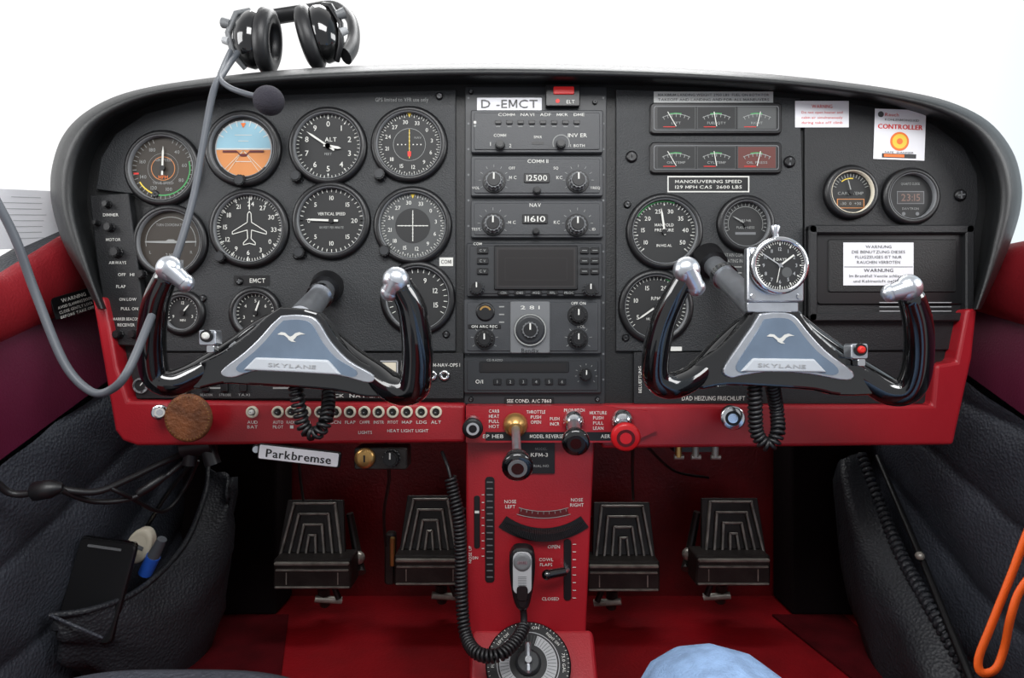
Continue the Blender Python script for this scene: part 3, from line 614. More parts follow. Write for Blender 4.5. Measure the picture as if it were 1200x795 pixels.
# ================================================================ YOKES
def yoke(data,label):
    e=thing('control_yoke',P(*data['org']),label,'control yoke')
    y0=-.13
    b=B(); b.prism(cr(data['body']+[data['body'][0]],3)[:-1],y0-.004,y0+.016,GLOSS); part(b,'spoke',e,bevel=.005)
    pl=cr(data['plate'],4)
    b=B(); b.prism(pl,y0-.0085,y0-.002,STEEL); part(b,'hub_edge',e,'wide polished silver hub edge',bevel=.0018)
    gx,gz=data['bird'][0]+2,data['bird'][1]+10
    b=B(); b.prism([(gx+(x-gx)*.78,gz+(z-gz)*.84) for x,z in pl],y0-.0096,y0-.004,SILV)
    b.at(*data['bird'],y0-.0099,rot=Matrix.Rotation(math.radians(data['rot']),4,'Y'))
    k=.8; b.flat([(x*k,z*k) for x,z in [(-20,4),(-15,7.5),(-9,7),(-4,3),(-1,1.5),(2,3),(6,7),(12,9),(21,6),(14,5.5),(9,3),(6,-1),(3.5,-3.5),(8,-6),(1,-5.5),(-3,-3.5),(-5,-.5),(-10,3)]],-.4,WHT)
    part(b,'hub_plate',e,'blue grey hub plate with white flying bird emblem',bevel=0)
    b=B(); b.prism(data['pad'],y0-.012,y0-.004,SILVL); b.at(*data['padc'],y0-.0122,rot=Matrix.Rotation(math.radians(data['rot']),4,'Y')); b.text('SKYLANE',0,0,4.2,-.3,GREYL,w=56); b.text('SKYLANE',.3,-.3,4.2,-.25,GREY,w=56)
    part(b,'name_bar',e,bevel=.002)
    for k in('hl','hr'):
        p,r=pth(data[k],8); b=B().wd(); b.tube(p,r,GLOSS,20); b.ball(p[-1],r[-1],GLOSS); 
        part(b,'grip',e,'glossy black grip horn')
        cpx,cpy,cy,dx,dz=data[k+'c']
        b=B().wd(); c=P(cpx,cpy,cy); s=sc(cy)
        b.ball(c+Vector((0,.004,0)),16*s,STEEL,1,.75,1)
        c2=c+Vector((dx*s,.006,dz*s)); b.ball(c2,11*s,STEEL,1,.8,1)
        b.tube([c+Vector((0,.004,0)),c2],[13*s,10*s],STEEL,18)
        part(b,'grip_cap',e,'brushed steel end cap')
    b=B().wd(); A,K=[P(*q) for q in data['shaft']]; b.tube([A,K],[.0115,.0135],STEEL,22); b.tube([A+Vector((0,-.0,0)),A+(K-A)*.14],[.0195,.017],BLK,26); b.tube([A+(K-A)*.3,A+(K-A)*.36],.0145,CHR,22); part(b,'shaft',e,'polished steel column shaft')
    q=data['ptt']; b=B().at(q[0],q[1],y0-.014); b.rr(0,0,20,18,3,14,-3,STEEL,1); b.rr(3,-13,9,9,2,10,-2,CHR,.6); b.lathe([(7.5,-3),(7,-6)],BLK,0,2,seg=20); b.lathe([(4.6,-6),(4.2,-8.5),(2.6,-9.4)],data['pc'],0,2,seg=18)
    part(b,'talk_button',e,'clamped push button with chrome bracket')
    b=B().wd(); coil(b,data['coil'],.0055,.0021,data['turns'],RUB); part(b,'coiled_cord',e,'black coiled cord loop')
    return e
yoke(dict(org=(350,420,-.13),rot=3,
 body=[(328,360),(372,366),(396,398),(424,424),(456,440),(470,462),(430,466),(390,458),(300,452),(262,450),(225,456),(226,430),(258,413),(288,392),(310,372)],
 plate=[(329,370),(352,369),(371,375),(388,401),(409,423),(438,440),(432,449),(398,441),(345,436),(300,435),(272,443),(258,436),(286,413),(303,397),(318,380)],
 pad=[(299,419),(384,422),(400,440),(350,437),(284,434)],padc=(342,429),bird=(341,396),
 hl=[(336,370,-.112,10),(308,384,-.113,12),(282,405,-.114,14),(252,425,-.119,15),(224,441,-.128,15),(200,449,-.136,16),(183,440,-.140,16),(178,412,-.148,16),(179,378,-.157,15.5),(184,350,-.166,14.5),(193,328,-.172,13)],
 hr=[(364,374,-.112,10),(387,396,-.113,12),(412,419,-.115,14),(438,438,-.122,16),(462,455,-.131,18),(484,454,-.138,19),(489,428,-.146,18.5),(488,395,-.155,18),(482,360,-.163,17),(471,338,-.170,15)],
 hlc=(196,315,-.182,17,-16),hrc=(463,328,-.180,-8,-14),
 shaft=((384,336,0),(352,374,-.12)),ptt=(244,396),pc=WHT,
 coil=[(345,444,-.12),(350,475,-.115),(356,500,-.11),(369,509,-.11),(381,495,-.11),(385,470,-.09),(384,440,-.06)],turns=26),'black aircraft control yoke with silver hub on the pilot side')
yoke(dict(org=(912,420,-.13),rot=2,
 body=[(888,358),(932,360),(954,385),(988,414),(1022,434),(1035,460),(985,464),(955,458),(900,454),(852,452),(815,456),(812,430),(842,408),(866,384)],
 plate=[(890,368),(911,366),(931,370),(949,391),(970,413),(1000,436),(993,446),(950,439),(905,436),(872,440),(856,443),(848,433),(866,405),(880,385)],
 pad=[(883,420),(955,421),(970,437),(905,436),(868,436)],padc=(916,429),bird=(914,398),
 hl=[(896,368,-.112,10),(870,385,-.113,12),(846,408,-.114,14),(826,430,-.120,15),(806,446,-.130,15),(784,452,-.136,16),(769,441,-.140,16),(769,412,-.148,16),(777,378,-.157,15),(789,350,-.166,14),(801,328,-.172,12.5)],
 hr=[(926,370,-.112,10),(952,394,-.113,12),(986,420,-.116,14),(1016,442,-.124,16),(1042,458,-.131,17),(1062,457,-.138,17),(1073,438,-.146,16.5),(1077,405,-.155,16),(1075,375,-.163,15.5),(1069,352,-.170,14.5)],
 hlc=(806,316,-.182,12,-20),hrc=(1068,337,-.180,-20,-6),
 shaft=((828,303,0),(897,372,-.12)),ptt=(1006,412),pc=REDB,
 coil=[(884,446,-.12),(885,480,-.115),(887,508,-.11),(900,522,-.11),(911,508,-.11),(910,480,-.1),(904,446,-.12)],turns=32),'black aircraft control yoke with silver hub and clamped clock')
e=thing('yoke_clock',P(910,320,-.14),'round mechanical stopwatch on square metal bracket','clock')
b=B().at(908,322,-.135); b.rr(0,0,66,64,3,8,-3,STEEL,1.5); b.rr(-2,-38,60,12,2,10,0,STEEL,1)
for x,z in((-27,-26),(27,-26),(-27,26),(27,26)): b.lathe([(3.5,-3),(3,-5)],CHR,x,z,seg=12)
part(b,'bracket',e)
b=B().at(911,312,-.14); b.lathe([(33,0),(34,-5),(33,-9),(29,-10),(28,-8)],CHR,seg=48,cb=False); b.tube([(-3,-3,33),(-4,-3,38),(-4,-3,45),(-4,-3,47)],[3.5,3.5,6,5],STEEL,16); part(b,'case',e)
b=B().at(911,312,-.14); b.disc(0,0,28.5,-7,FACE); b.ticks(0,0,25,28,60,.6,-7.3,WHT); b.ticks(0,0,23,28,12,1.4,-7.3,WHT); b.nums(['12','1','2','3','4','5','6','7','8','9','10','11'],19,4,0,360,-7.3,GREYL); b.disc(8,-8,6,-7.2,FACEG,20); b.text('8 DAYS',0,7,3,-7.3,WHT); part(b,'dial_face',e)
b=B().at(911,312,-.14); b.line(0,0,16,12,2,-8,WHT); b.line(3,-2,-21,14,1.2,-8.2,GREYL); b.line(0,0,-4,-20,.8,-8.4,WHT); b.lathe([(2.4,-7),(2.4,-9)],CHR,seg=12); part(b,'hand',e)
# ================================================================ PEDESTAL
pd=thing('centre_pedestal',P(620,640,0),'red painted centre pedestal with trim and flap controls','pedestal')
b=B(); b.prism([(546,515),(697,515),(693,600),(687,735),(686,868),(552,868),(549,735),(546,600)],-.006,FY-.01,RED); part(b,'housing',pd,bevel=.003)
b=B().wd(); xl=P(553,0,-.006).x; xr=P(692,0,-.01).x
prof=[(-.004,P(0,738,-.006).z),(-.072,P(0,738,-.006).z-.056),(-.075,FZ+.001),(-.004,FZ+.001)]
vs=[(xl,y,z) for y,z in prof]+[(xr+.004,y,z) for y,z in prof]; b.add(vs,[(0,1,2,3),(4,5,6,7)]+[(i,(i+1)%4,4+(i+1)%4,4+i) for i in range(4)],RED); part(b,'plinth',pd,bevel=.005)
b=B().ab(-.0063)
b.rr(574,621,11,124,4,0,-1,BLK,.4); b.rr(559,612,7,62,3,0,-1,BLK,.4)
for i in range(16): b.rect(574,565+i*7.4,7,1.4,-1.5,GREY)
for i in range(9): b.rect(566,580+i*9,3,.8,-.5,WHT)
b.rect(559,600,5,3,-1.5,WHT); b.text('NOSE UP',551,650,3.4,-.5,WHT,rot=90); b.text('DN',557,654,3.2,-.5,WHT)
b.text('NOSE',598,588,3.8,-.5,WHT); b.text('LEFT',598,594,3.8,-.5,WHT); b.text('NOSE',676,586,3.8,-.5,WHT); b.text('RIGHT',676,592,3.8,-.5,WHT)
b.text('OPEN',649,641,3.8,-.5,WHT); b.text('COWL',640,656,3.6,-.5,WHT); b.text('FLAPS',640,662,3.6,-.5,WHT); b.text('CLOSED',645,702,3.6,-.5,WHT)
b.rr(665,668,9,72,4,0,-1,BLK,.4)
for i in range(8): b.rect(673,638+i*9,4,.8,-.5,WHT)
b.ring(637,500,99,107,164,196,-.6,REDD,8); b.ring(637,500,99,99.8,163,197,-.8,WHTD,8); b.ring(637,500,107,107.8,163,197,-.8,WHTD,8); b.ticks(637,500,100,103,9,.6,-.9,WHTD,165,195)
part(b,'control_plate',pd)
b=B().ab(-.0065); n=50
b.ring(637,545,74,90,144,216,-1,BLK,14)
for i in range(n):
    a0=math.radians(145+70*i/n); a1=math.radians(145+70*(i+.6)/n); th=14*math.sin(math.pi*(i+.5)/n)**.5
    x,z=b.c(637,545); R=82; dp=4+8*math.sin(math.pi*(i+.5)/n)
    vs=[(x+math.sin(a)*q,yy,z+math.cos(a)*q) for yy,tt in((0,th),(-dp,th*.6)) for a,q in((a0,R-tt/2),(a1,R-tt/2),(a1,R+tt/2),(a0,R+tt/2))]
    b.add(vs,[(0,1,2,3),(4,5,6,7),(0,1,5,4),(1,2,6,5),(2,3,7,6),(3,0,4,7)],RUB)
part(b,'rudder_trim_wheel',pd,'black serrated trim wheel segment')
b=B().wd(); b.tube([P(665,668,-.006),P(660,671,-.025)],.003,STEEL); b.tube([P(662,670,-.024),P(642,674,-.03)],[.005,.0055],GLOSS,14); b.ball(P(641,674,-.03),.006,GLOSS); part(b,'flap_lever',pd,'small black cowl flap lever')
R4=Matrix.Rotation(math.radians(-50),4,'X')
fs=thing('fuel_selector',P(619,790,-.05),'round black fuel selector plate with silver pointer handle','fuel selector')
def fb(): return B().at(619,779,-.0425,rot=R4)
b=fb(); b.lathe([(50,0),(50,-2),(48,-3)],BLK,seg=48); b.ring(0,0,36,37,0,360,-3.3,GREYL,48); b.ring(0,0,22,34,20,150,-3.3,GREYL); b.ring(0,0,22,34,-150,-20,-3.3,GREYL); b.ticks(0,0,23,33,48,.6,-3.5,FACEG)
b.ticks(0,0,46,48,60,.6,-3.8,WHT); b.text('BOTH ON',0,41.5,3.4,-3.9,WHT,w=28); b.text('LEFT ON',-30,28,3.2,-3.9,WHT,rot=45,w=18); b.text('RIGHT ON',30,28,3.2,-3.9,WHT,rot=-45,w=20); b.text('FUEL',-41.5,0,3.4,-3.9,WHT,rot=90); b.text('75.0 GAL',41.5,0,3.4,-3.9,WHT,rot=-90,w=22); b.text('OFF',0,-42,4,-3.9,WHT)
part(b,'dial_plate',fs)
b=fb(); b.lathe([(15,-3),(15,-7),(12,-9)],RADD,seg=32); b.rr(0,4,7,36,3,-4,-12,STEEL,2); b.lathe([(5,-11),(4,-14)],CHR,seg=18); part(b,'pointer_handle',fs)
e=thing('hand_microphone',P(612,680,-.03),'black hand microphone with silver face on coiled cord','microphone')
b=B(); b.prism(cr([(597,654),(602,645),(612,643),(622,645),(627,653),(627,674),(623,702),(618,716),(607,716),(601,702),(597,674),(597,654)],3)[:-1],-.045,-.022,BLK); part(b,'body',e,bevel=.005)
b=B().at(612,664,-.0455); b.rr(0,-8,22,50,8,0,-1,GREYL,.5); b.lathe([(10.5,-1),(10,-2),(7,-2.3)],GREY,0,5,seg=30); b.rect(0,5,11,3.6,-2.7,STEEL); b.text('SHURE',0,5,2.6,-2.9,BLK,w=9)
for i in range(6): b.rect(0,-12-i*2,10,.7,-1.3,GREY)
b.rr(0,-31,13,18,5,0,-2.4,BLK,.6); part(b,'face_plate',e,'silver grey face plate')
b=B().wd(); b.tube(pth([(613,714,-.034,4),(614,724,-.034,3.2),(614,736,-.038,2.4)],4)[0],[.004]*9,RUB); part(b,'strain_relief',e)
b=B().wd(); coil(b,[(614,734,-.04),(606,750,-.06),(585,768,-.08),(560,766,-.075),(546,745,-.05),(541,700,-.035),(540,650,-.03),(538,610,-.028),(532,580,-.022),(528,560,-.02)],.0058,.0019,64,RUB)
b.tube(pth([(528,560,-.02),(524,545,-.015),(518,530,-.0)],5)[0],.002,RUB); part(b,'coiled_cord',e)

# ================================================================ PEDALS
def pedal(cx,top,wt,wb,ybase,lab,side,wm):
    y=.30
    e=thing('rudder_pedal',P(cx,700,y),lab,'pedal','row of four rudder pedals')
    R=Matrix.Rotation(math.radians(-14),4,'X')
    H=72
    b=B().at(cx,top+H/2,y,rot=R)
    def pr(pts,y0,y1,m):
        n=len(pts); b.add([(a,y1,c) for a,c in pts]+[(a,y0,c) for a,c in pts],[tuple(range(n)),tuple(range(n,2*n))]+[(i,(i+1)%n,n+(i+1)%n,n+i) for i in range(n)],m)
    pr([(-wt/2,H/2),(wt/2,H/2),(wb/2,-H/2),(-wb/2,-H/2)],6,0,PED)
    for k in range(4):
        f=1-.25*k; o=H/2-3-k*12; t=2.8
        x1=wt/2*f-2; x0=wb/2*f-2
        if x1<4: continue
        x1=x1*.82; 
        for sg in(-1,1): pr([(sg*x1,o),(sg*(x1-t),o-t),(sg*(x0-t),-H/2+2),(sg*x0,-H/2+2)],0,-4.5,wm)
        pr([(-x1,o),(x1,o),(x1-t,o-t),(-x1+t,o-t)],0,-4.5,wm)
    part(b,'pad',e,bevel=.0012)
    b=B().at(cx,ybase,y-.035); W=wb+11
    b.rr(0,0,W,36,3,30,-4,PED,2)
    b.rr(0,13,W-4,3.6,1.5,-3,-8,wm,1); b.rr(0,5,W-6,2.4,1.1,-3,-6.5,wm,1); b.rr(0,-15,W-4,2.4,1.1,-3,-6,wm,1)
    for x in(-.33,.33): b.rect(W*x,-5,1.2,14,-4.4,PEDL)
    part(b,'toe_bar',e)
    b=B().wd(); X=side
    b.tube([P(cx+X*(wb/2+3),top+15,y+.02),P(cx+X*(wb/2+14),ybase-10,y+.03),P(cx+X*(wb/2+15),ybase,y+.02)],[.006,.008,.010],PED,10); b.ball(P(cx+X*(wb/2+13),ybase-18,y+.02),.011,PEDL)
    b.tube([P(cx+X*12,ybase+14,y),P(cx+X*14,ybase+36,y+.02)],[.011,.009],PED,12); b.tube([P(cx+X*2,ybase+30,y+.0),P(cx+X*34,ybase+32,y+.01)],.006,PEDL,10); b.tube([P(cx+X*24,ybase+15,y),P(cx+X*30,ybase+30,y)],.005,PED,10)
    b.tube([P(cx-10,ybase,y),P(cx-8,ybase-60,FY-.003)],.007,PED,10)
    part(b,'bracket',e,'dark metal pedal linkage')
pedal(367,587,66,80,672,'worn black metal rudder pedal with nested chevron ribs',1,PEDL)
pedal(504,582,56,72,668,'worn black rudder pedal beside the centre pedestal',1,PEDL)
pedal(730,590,66,74,675,'dull grey rudder pedal with nested chevron ribs',-1,PEDL)
pedal(858,585,66,76,668,'dark rudder pedal with chevron ribs and hanging linkage',-1,PEDL)
e=thing('pedal_linkage',P(458,640,.3),'worn yellowish metal linkage bracket beside pedal','linkage')
b=B().ab(.30); b.rr(457,655,12,60,4,10,-4,PED,2); b.rr(461,645,6,34,2,-4,-8,BRASS,1.2); part(b,'bracket',e)
for p in([(452,520,.02),(456,560,.1),(450,600,.2),(452,640,.25)],[(742,520,.05),(741,550,.15),(742,585,.3)],[(760,525,.1),(790,552,.3),(830,560,.4)],[(350,530,.05),(352,560,.2),(356,590,.33)]):
    b=B().wd(); b.tube(pth(p,8)[0],.0022,RUB); single(b,'control_cable',P(*p[0]),'thin black cable running down to the pedals','cable')

# ================================================================ POCKETS, DOOR ITEMS
def crg(rows,n=4):
    R=[cr(r,n) for r in rows]; C=[cr([r[i] for r in R],n) for i in range(len(R[0]))]
    out=[[P(*c[j]) for c in C] for j in range(len(C[0]))]
    for j,r in enumerate(out):
        for i,p in enumerate(r): 
            k=(.0045*math.sin(i*1.1+j*.6)+.0045*math.sin(j*1.5-i*.5)+.002*math.sin(i*2.3+j*1.9))*min(1,j/3); p.y+=k; p.x+=k*.6; p.z+=k*.4
    return out
rows=[[(58,722,.0),(110,714,.02),(165,690,.08),(215,640,.16),(240,580,.24),(244,548,.28)],
[(62,745,-.0),(120,742,.03),(185,728,.09),(238,680,.16),(264,610,.22),(268,556,.26)],
[(80,775,.02),(130,780,.05),(190,775,.10),(245,725,.17),(272,650,.24),(274,566,.28)],
[(100,800,.06),(150,815,.08),(195,815,.12),(240,775,.20),(262,700,.27),(268,600,.32)]]
e=thing('door_pocket',P(150,720,.08),'dark leather map pocket bulging from the door side','pocket')
b=B().wd(); b.grid(crg(rows),LEAD); part(b,'pouch',e,solid=.003)
b=B().wd(); p,_=pth(rows[0],8); b.tube(p,.004,LEAD,8); part(b,'rim',e,'stitched leather rim')
b=B().wd(); p,_=pth([(60,722,-.004),(90,735,-.005),(120,748,.01)],6); b.tube(p,.002,LEA,6); part(b,'strap',e)
rows2=[[(1008,532,.30),(1030,590,.24),(1058,655,.16),(1095,720,.08),(1137,795,.02)],
[(985,540,.28),(1002,620,.22),(1028,700,.15),(1062,765,.08),(1095,815,.03)],
[(976,560,.32),(985,660,.28),(1005,740,.22),(1030,800,.15),(1060,850,.10)]]
e=thing('door_pocket',P(1050,700,.15),'black leather map pocket with gathered elastic rim','pocket')
b=B().wd(); b.grid(crg(rows2),LEAD); part(b,'pouch',e,solid=.003)
b=B().wd(); coil(b,rows2[0],.0065,.0034,40,LEAD); p,_=pth(rows2[0],8); b.tube(p,.0055,LEAD,8); part(b,'rim',e,'gathered elastic rim')
e=thing('door_stay_rod',P(1080,660,.12),'slim black metal rod running beside the pocket','rod')
b=B().wd(); b.tube([P(1028,535,.27),P(1082,660,.13),P(1139,800,.0)],[.004,.0045,.005],BLK,12); part(b,'rod',e)
b=B().wd(); b.ball(P(1078,652,.13),.006,PEDL); part(b,'joint',e)
WR=Matrix.Rotation(math.radians(8),4,'Y')@Matrix.Rotation(math.radians(-14),4,'X')
e=thing('wallet',P(118,680,.03),'black glossy leather wallet tucked in the door pocket','wallet')
b=B().at(118,690,.055,rot=WR); b.rr(-6,0,66,112,6,6,-1,GLOSS,1.5); b.rr(-2,-1,66,110,6,-1,-8,BLK,1.5); part(b,'cover',e); 
b=B().at(118,690,.055,rot=WR); b.rr(-4,46,40,3,1,-8.2,-9,GREY,.2); part(b,'zip',e)
e=thing('paper_cup',P(160,640,.1),'cream rolled card disc tucked in the pocket','cup')
b=B().at(163,640,.10,rot=Matrix.Rotation(math.radians(25),4,'Y')); b.lathe([(17,8),(17,0),(16,-2),(13,-2.6),(10,-2)],BEIGE,seg=30,ex=.85,ez=1.3); b.rect(3,0,8,5,-3.3,GREY); part(b,'body',e)
e=thing('pen_lighter',P(182,645,.1),'blue and grey plastic lighter in the pocket','lighter')
b=B().wd(); b.tube([P(170,672,.1),P(180,652,.095)],[.009,.009],BLUEP,14); part(b,'body',e)
b=B().wd(); b.tube([P(180,652,.095),P(190,632,.09)],[.008,.006],CABLE,14); part(b,'cap',e)
b=B().wd()
b.M=Matrix.Translation(Vector((-.544,.045,.045)))@Matrix.Rotation(math.radians(78),4,'Z')@Matrix.Rotation(math.radians(-18),4,'Y')@Matrix.Diagonal((.001,.001,.001,1))
b.rr(0,0,62,26,1,0,-1.5,BLK,.3); b.text('WARNING',0,7,4.5,-1.9,WHT,w=36)
for i,t in enumerate(('AVOID SLAMMING DOOR','CLOSE GENTLY LOCK','BEFORE TAKE OFF')): b.text(t,0,0-i*6,3.4,-1.9,WHT,w=50)
single(b,'door_placard',(-.544,.045,.045),'small black warning placard on red door trim','placard')
b=B().wd(); b.M=Matrix.Translation(Vector((-.582,.05,.15)))@Matrix.Rotation(math.radians(72),4,'Z')@Matrix.Rotation(math.radians(-10),4,'Y')@Matrix.Diagonal((.001,.001,.001,1))
b.rr(0,0,150,70,2,0,-1,PAPER,.3)
for i in range(8): b.rect(-25+random.randint(-4,4),26-i*7,50-random.randint(0,16),.6,-1.3,GREYL); b.rect(32+random.randint(-4,4),26-i*7,36-random.randint(0,16),.6,-1.3,GREYL)
single(b,'paper_card',(-.582,.05,.15),'pale printed paper card lying at the side window','paper')
def cable(name,l,r,m,label,extra=None,cat='cable'):
    b=B().wd(); p,_=pth(l,8); b.tube(p,r,m,10); e=thing(name,p[0],label,cat); part(b,'cord',e)
    if extra:
        for q0,q1,r0,r1 in extra:
            b=B().wd(); A=P(*q0);K=P(*q1); b.tube([A,A.lerp(K,.1),A.lerp(K,.6),A.lerp(K,.9),K],[r0*.6,r0,r0,r1,r1*.6],RUB,14); part(b,'plug',e)
cable('headset_lead',[(-30,540,-.12),(-4,566,-.1),(12,578,-.09),(32,579,-.085),(60,573,-.08),(110,577,-.06),(150,562,-.03),(185,545,.0),(225,528,.03)],.0038,RUB,'black headset lead with thick moulded plugs',[((36,577,-.085),(74,571,-.078),.010,.006)])
cable('headset_lead',[(72,575,-.08),(110,588,-.05),(160,582,-.02),(205,550,.01),(238,522,.04)],.003,RUB,'thinner black lead looping to the jack',[((160,580,-.02),(195,557,.0),.005,.004)])
cable('headset_lead',[(125,570,-.05),(150,582,-.03),(190,600,.05),(215,575,.1),(232,540,.1)],.0025,RUB,'thin black lead dropping to the pocket')
b=B().wd(); b.tube([P(215,525,.0),P(250,520,.0)],.012,RUB,12); b.tube([P(225,525,-.0),P(222,545,.0)],.008,RUB,12); b.tube([P(243,525,-.0),P(250,545,.0)],.009,RUB,12); single(b,'jack_block',P(232,525,0),'black jack block hanging under the trim','jack')
cable('support_strap',[(222,545,.03),(195,580,.08),(170,620,.12),(135,668,.14)],.003,BLK,'black rod strap running along the door',cat='strap')

# ================================================================ HEADSET
hs=thing('aviation_headset',P(340,80,.03),'black over ear aviation headset lying on the glareshield','headset')
def cup(cx,cy,y,tilt,flip):
    R=Matrix.Rotation(math.radians(tilt),4,'Y')
    def bb(): return B().at(cx,cy,y,rot=R)
    b=bb()
    def lx(prof,m,ez=1.0,ey=1.0):
        n=28; vs=[];fs=[]
        for r,x in prof:
            for i in range(n):
                a=2*math.pi*i/n; vs.append((x*flip,r*math.sin(a)*ey,r*math.cos(a)*ez))
        for j in range(len(prof)-1):
            for i in range(n): k=(i+1)%n; fs.append((j*n+i,j*n+k,(j+1)*n+k,(j+1)*n+i))
        b.add(vs,fs,m,True); b.add(vs[-n:],[tuple(range(n))],m); b.add(vs[:n],[tuple(range(n))],m)
    lx([(28,4),(30,0),(29,-8),(24,-17),(14,-23),(3,-25)],GLOSS,1.12,.85); part(b,'ear_shell',hs)
    b=bb(); lx([(31,5),(35,8),(36,14),(34,20),(28,23),(20,22),(18,14)],RUB,1.05,.8); part(b,'ear_cushion',hs,'soft black ear cushion')
    b=bb(); b.tube([(-10*flip,0,34),(-20*flip,-12,24),(-27*flip,-14,0),(-20*flip,-12,-24),(-10*flip,0,-34)],3.2,GREY if flip>0 else RUB,10); b.tube([(-24*flip,-14,10),(-34*flip,-12,12)],[5,6],GREY,12); b.tube([(-24*flip,-14,-10),(-32*flip,-12,-8)],[5,4],GREYL,12); part(b,'stirrup',hs,'grey stirrup bracket')
cup(300,47,.04,4,1); cup(377,41,.06,-14,-1)
b=B().wd(); p,_=pth([(405,66,.06),(414,50,.08),(412,24,.10),(395,10,.13),(360,14,.17),(310,22,.17),(280,30,.12),(272,40,.06)],8); b.tube(p,.007,RUB,12,flatk=1.6); part(b,'headband',hs,'black padded headband')
b=B().wd(); p,_=pth([(270,60,.01),(262,78,-.02),(258,92,-.045),(268,102,-.06),(285,109,-.065),(300,113,-.065)],8); b.tube(p,.003,CABLE,10); part(b,'microphone_boom',hs)
b=B().wd(); b.ball(P(315,118,-.065),.0155,FOAM,1.05,1,1.0); part(b,'microphone_foam',hs,'dark foam microphone windscreen')
b=B().wd(); p,_=pth([(278,62,.02),(262,85,-.03),(250,108,-.06),(238,170,-.08),(226,235,-.10),(205,305,-.125),(178,370,-.17),(150,435,-.20),(128,458,-.20),(105,458,-.20),(75,425,-.20),(42,345,-.20),(18,280,-.21),(-10,225,-.22),(-60,130,-.23)],10); b.tube(p,.0036,CABLE,12); part(b,'cable',hs,'grey headset cable looping down')

# ================================================================ STRAP, SEAT, PERSON
b=B().wd()
def ribbon(l,w,m):
    p,_=pth(l,8); vs=[];n=len(p)
    for i in range(n):
        T=(p[min(i+1,n-1)]-p[max(i-1,0)]).normalized(); s=T.cross(Vector((0,1,0))).normalized()*w/2
        vs+=[p[i]+s,p[i]-s]
    b.add(vs,[(2*i,2*i+1,2*i+3,2*i+2) for i in range(n-1)],m,True)
ribbon([(1230,560,-.10),(1204,622,-.1),(1182,680,-.1),(1160,735,-.1),(1146,772,-.1),(1150,788,-.1),(1166,784,-.1),(1176,760,-.1),(1184,722,-.11),(1196,690,-.11),(1225,655,-.11)],.0085,ORGS)
single(b,'orange_strap',P(1170,760,-.1),'bright orange webbing strap hanging in a loop','strap',solid=.0015)
e=thing('pilot_seat',P(215,800,-.4),'dark grey upholstered seat cushion front edge','seat')
b=B(); b.wd(); yf=-.30; zt=P(0,779,yf).z
xa,xb=P(34,0,yf).x,P(392,0,yf).x; rows3=[]
for i in range(25):
    t=i/24; x=xa+(xb-xa)*t; h=zt-.02*abs(2*t-1)**3.5
    rows3.append([Vector((x,yf+.0,FZ+.12)),Vector((x,yf+.008,h-.045)),Vector((x,yf+.006,h-.02)),Vector((x,yf+.001,h-.004)),Vector((x,yf-.01,h)),Vector((x,yf-.15,h-.004)),Vector((x,yf-.36,h-.012)),Vector((x,yf-.38,h-.06)),Vector((x,yf-.38,FZ+.12))])
b.grid(rows3,LEA)
for r in (rows3[0],rows3[-1]): b.add(r,[tuple(range(len(r)))],LEA)
b.add([rows3[0][0],rows3[-1][0],rows3[-1][-1],rows3[0][-1]],[(0,1,2,3)],LEA)
part(b,'cushion',e)
b=B().wd(); boxw(b,xa+.01,xb-.01,-.66,-.32,FZ+.001,FZ+.12,BLK); part(b,'frame',e)
per=thing('person',(.25,-.85,-.40),'seated person in faded blue jeans with knees visible','person')
me=bpy.data.meshes.new('trousers')
V=[(.25,-.90,-.34),(.17,-.86,-.34),(.155,-.58,-.30),(.145,-.37,-.272),(.143,-.30,-.268),(.144,-.25,-.30),(.147,-.20,-.37),(.15,-.16,-.44),
   (.33,-.86,-.34),(.37,-.58,-.32),(.395,-.37,-.300),(.40,-.31,-.302),(.40,-.25,-.34),(.40,-.21,-.39),(.40,-.17,-.44)]
Rr=[.10,.085,.070,.064,.062,.058,.048,.042,.085,.070,.062,.060,.052,.045,.04]
E=[(0,1),(1,2),(2,3),(3,4),(4,5),(5,6),(6,7),(0,8),(8,9),(9,10),(10,11),(11,12),(12,13),(13,14)]
org=Vector(per.location)
me.from_pydata([Vector(v)-org for v in V],E,[]); me.materials.append(DENIM)
o=bpy.data.objects.new('trousers',me); scene.collection.objects.link(o); o.parent=per
m=o.modifiers.new('k','SKIN'); m.use_smooth_shade=True
for sv,r in zip(me.skin_vertices[0].data,Rr): sv.radius=(r,r)
me.skin_vertices[0].data[0].use_root=True
m=o.modifiers.new('s','SUBSURF'); m.levels=2; m.render_levels=2
for x in (.15,.40):
    b=B().wd(); b.ball((x,-.11,FZ+.022),.04,BLK,.9,1.9,.55); b.ball((x,-.15,FZ+.032),.035,BLK,.9,1,.75); part(b,'shoe',per,'black shoe')

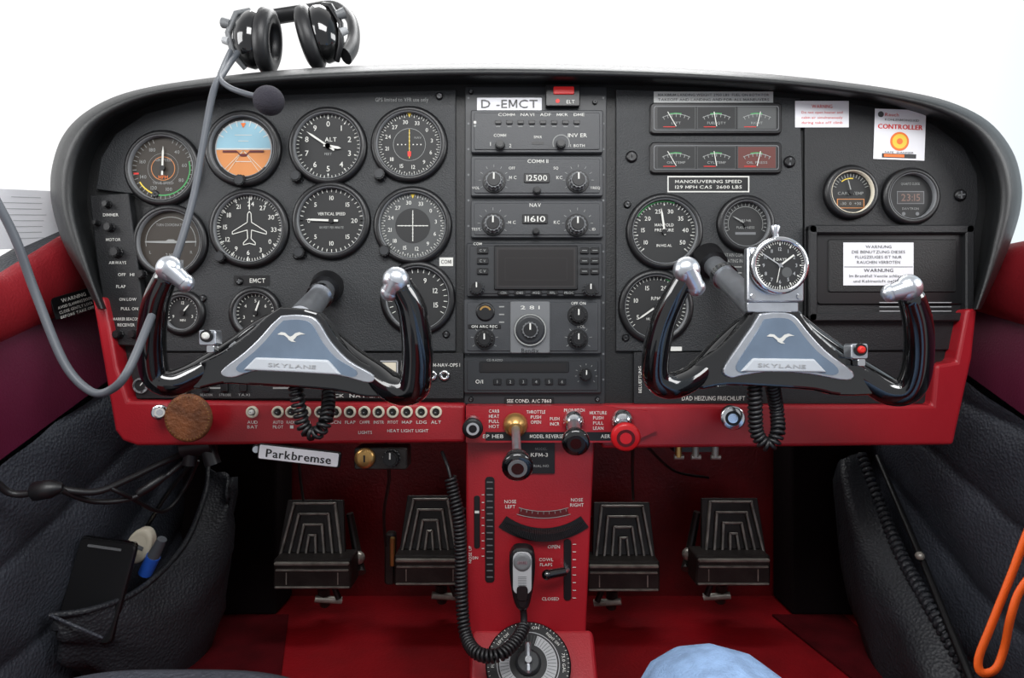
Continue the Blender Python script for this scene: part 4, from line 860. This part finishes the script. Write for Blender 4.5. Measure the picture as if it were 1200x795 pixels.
# ================================================================ CAMERA, LIGHT
cam=bpy.data.cameras.new('camera'); co=bpy.data.objects.new('camera',cam); scene.collection.objects.link(co)
co.location=(0,-D,0); co.rotation_euler=(math.radians(90),0,0); cam.sensor_width=36; cam.lens=36*D*1000/1200; cam.clip_start=.02; scene.camera=co
w=bpy.data.worlds.new('w'); scene.world=w; w.use_nodes=True; nt=w.node_tree; bg=nt.nodes['Background']
tc=nt.nodes.new('ShaderNodeTexCoord'); sp=nt.nodes.new('ShaderNodeSeparateXYZ'); nt.links.new(tc.outputs['Generated'],sp.inputs[0])
r=nt.nodes.new('ShaderNodeValToRGB'); mp=nt.nodes.new('ShaderNodeMapRange'); mp.inputs[1].default_value=-1; mp.inputs[2].default_value=1
nt.links.new(sp.outputs['Y'],mp.inputs[0]); nt.links.new(mp.outputs[0],r.inputs[0])
r.color_ramp.elements[0].position=.3; r.color_ramp.elements[0].color=(.42,.43,.45,1); r.color_ramp.elements[1].position=.62; r.color_ramp.elements[1].color=(1,1,1,1)
mx=nt.nodes.new('ShaderNodeMix'); mx.data_type='RGBA'; mx.blend_type='MULTIPLY'
m2=nt.nodes.new('ShaderNodeMapRange'); m2.inputs[1].default_value=.52; m2.inputs[2].default_value=.66; nt.links.new(sp.outputs['X'],m2.inputs[0])
nt.links.new(m2.outputs[0],mx.inputs[0]); nt.links.new(r.outputs[0],mx.inputs[6]); mx.inputs[7].default_value=(.72,.82,.88,1)
nt.links.new(mx.outputs[2],bg.inputs[0]); bg.inputs[1].default_value=1.12
def area(loc,tgt,size,sy,e,col=(1,1,1)):
    l=bpy.data.lights.new('area','AREA'); l.shape='RECTANGLE'; l.size=size; l.size_y=sy; l.energy=e; l.color=col
    o=bpy.data.objects.new('area_light',l); scene.collection.objects.link(o); o.location=loc
    o.rotation_euler=(Vector(tgt)-Vector(loc)).to_track_quat('-Z','Y').to_euler()
area((0,-1.0,.75),(0,0,-.05),.9,.4,14)
area((-1.2,-.6,.5),(0,0,.1),.7,.5,8); area((1.3,-.6,.5),(0,0,.1),.7,.5,9)
area((.03,.45,1.1),(.03,.0,.3),1.2,.4,14)
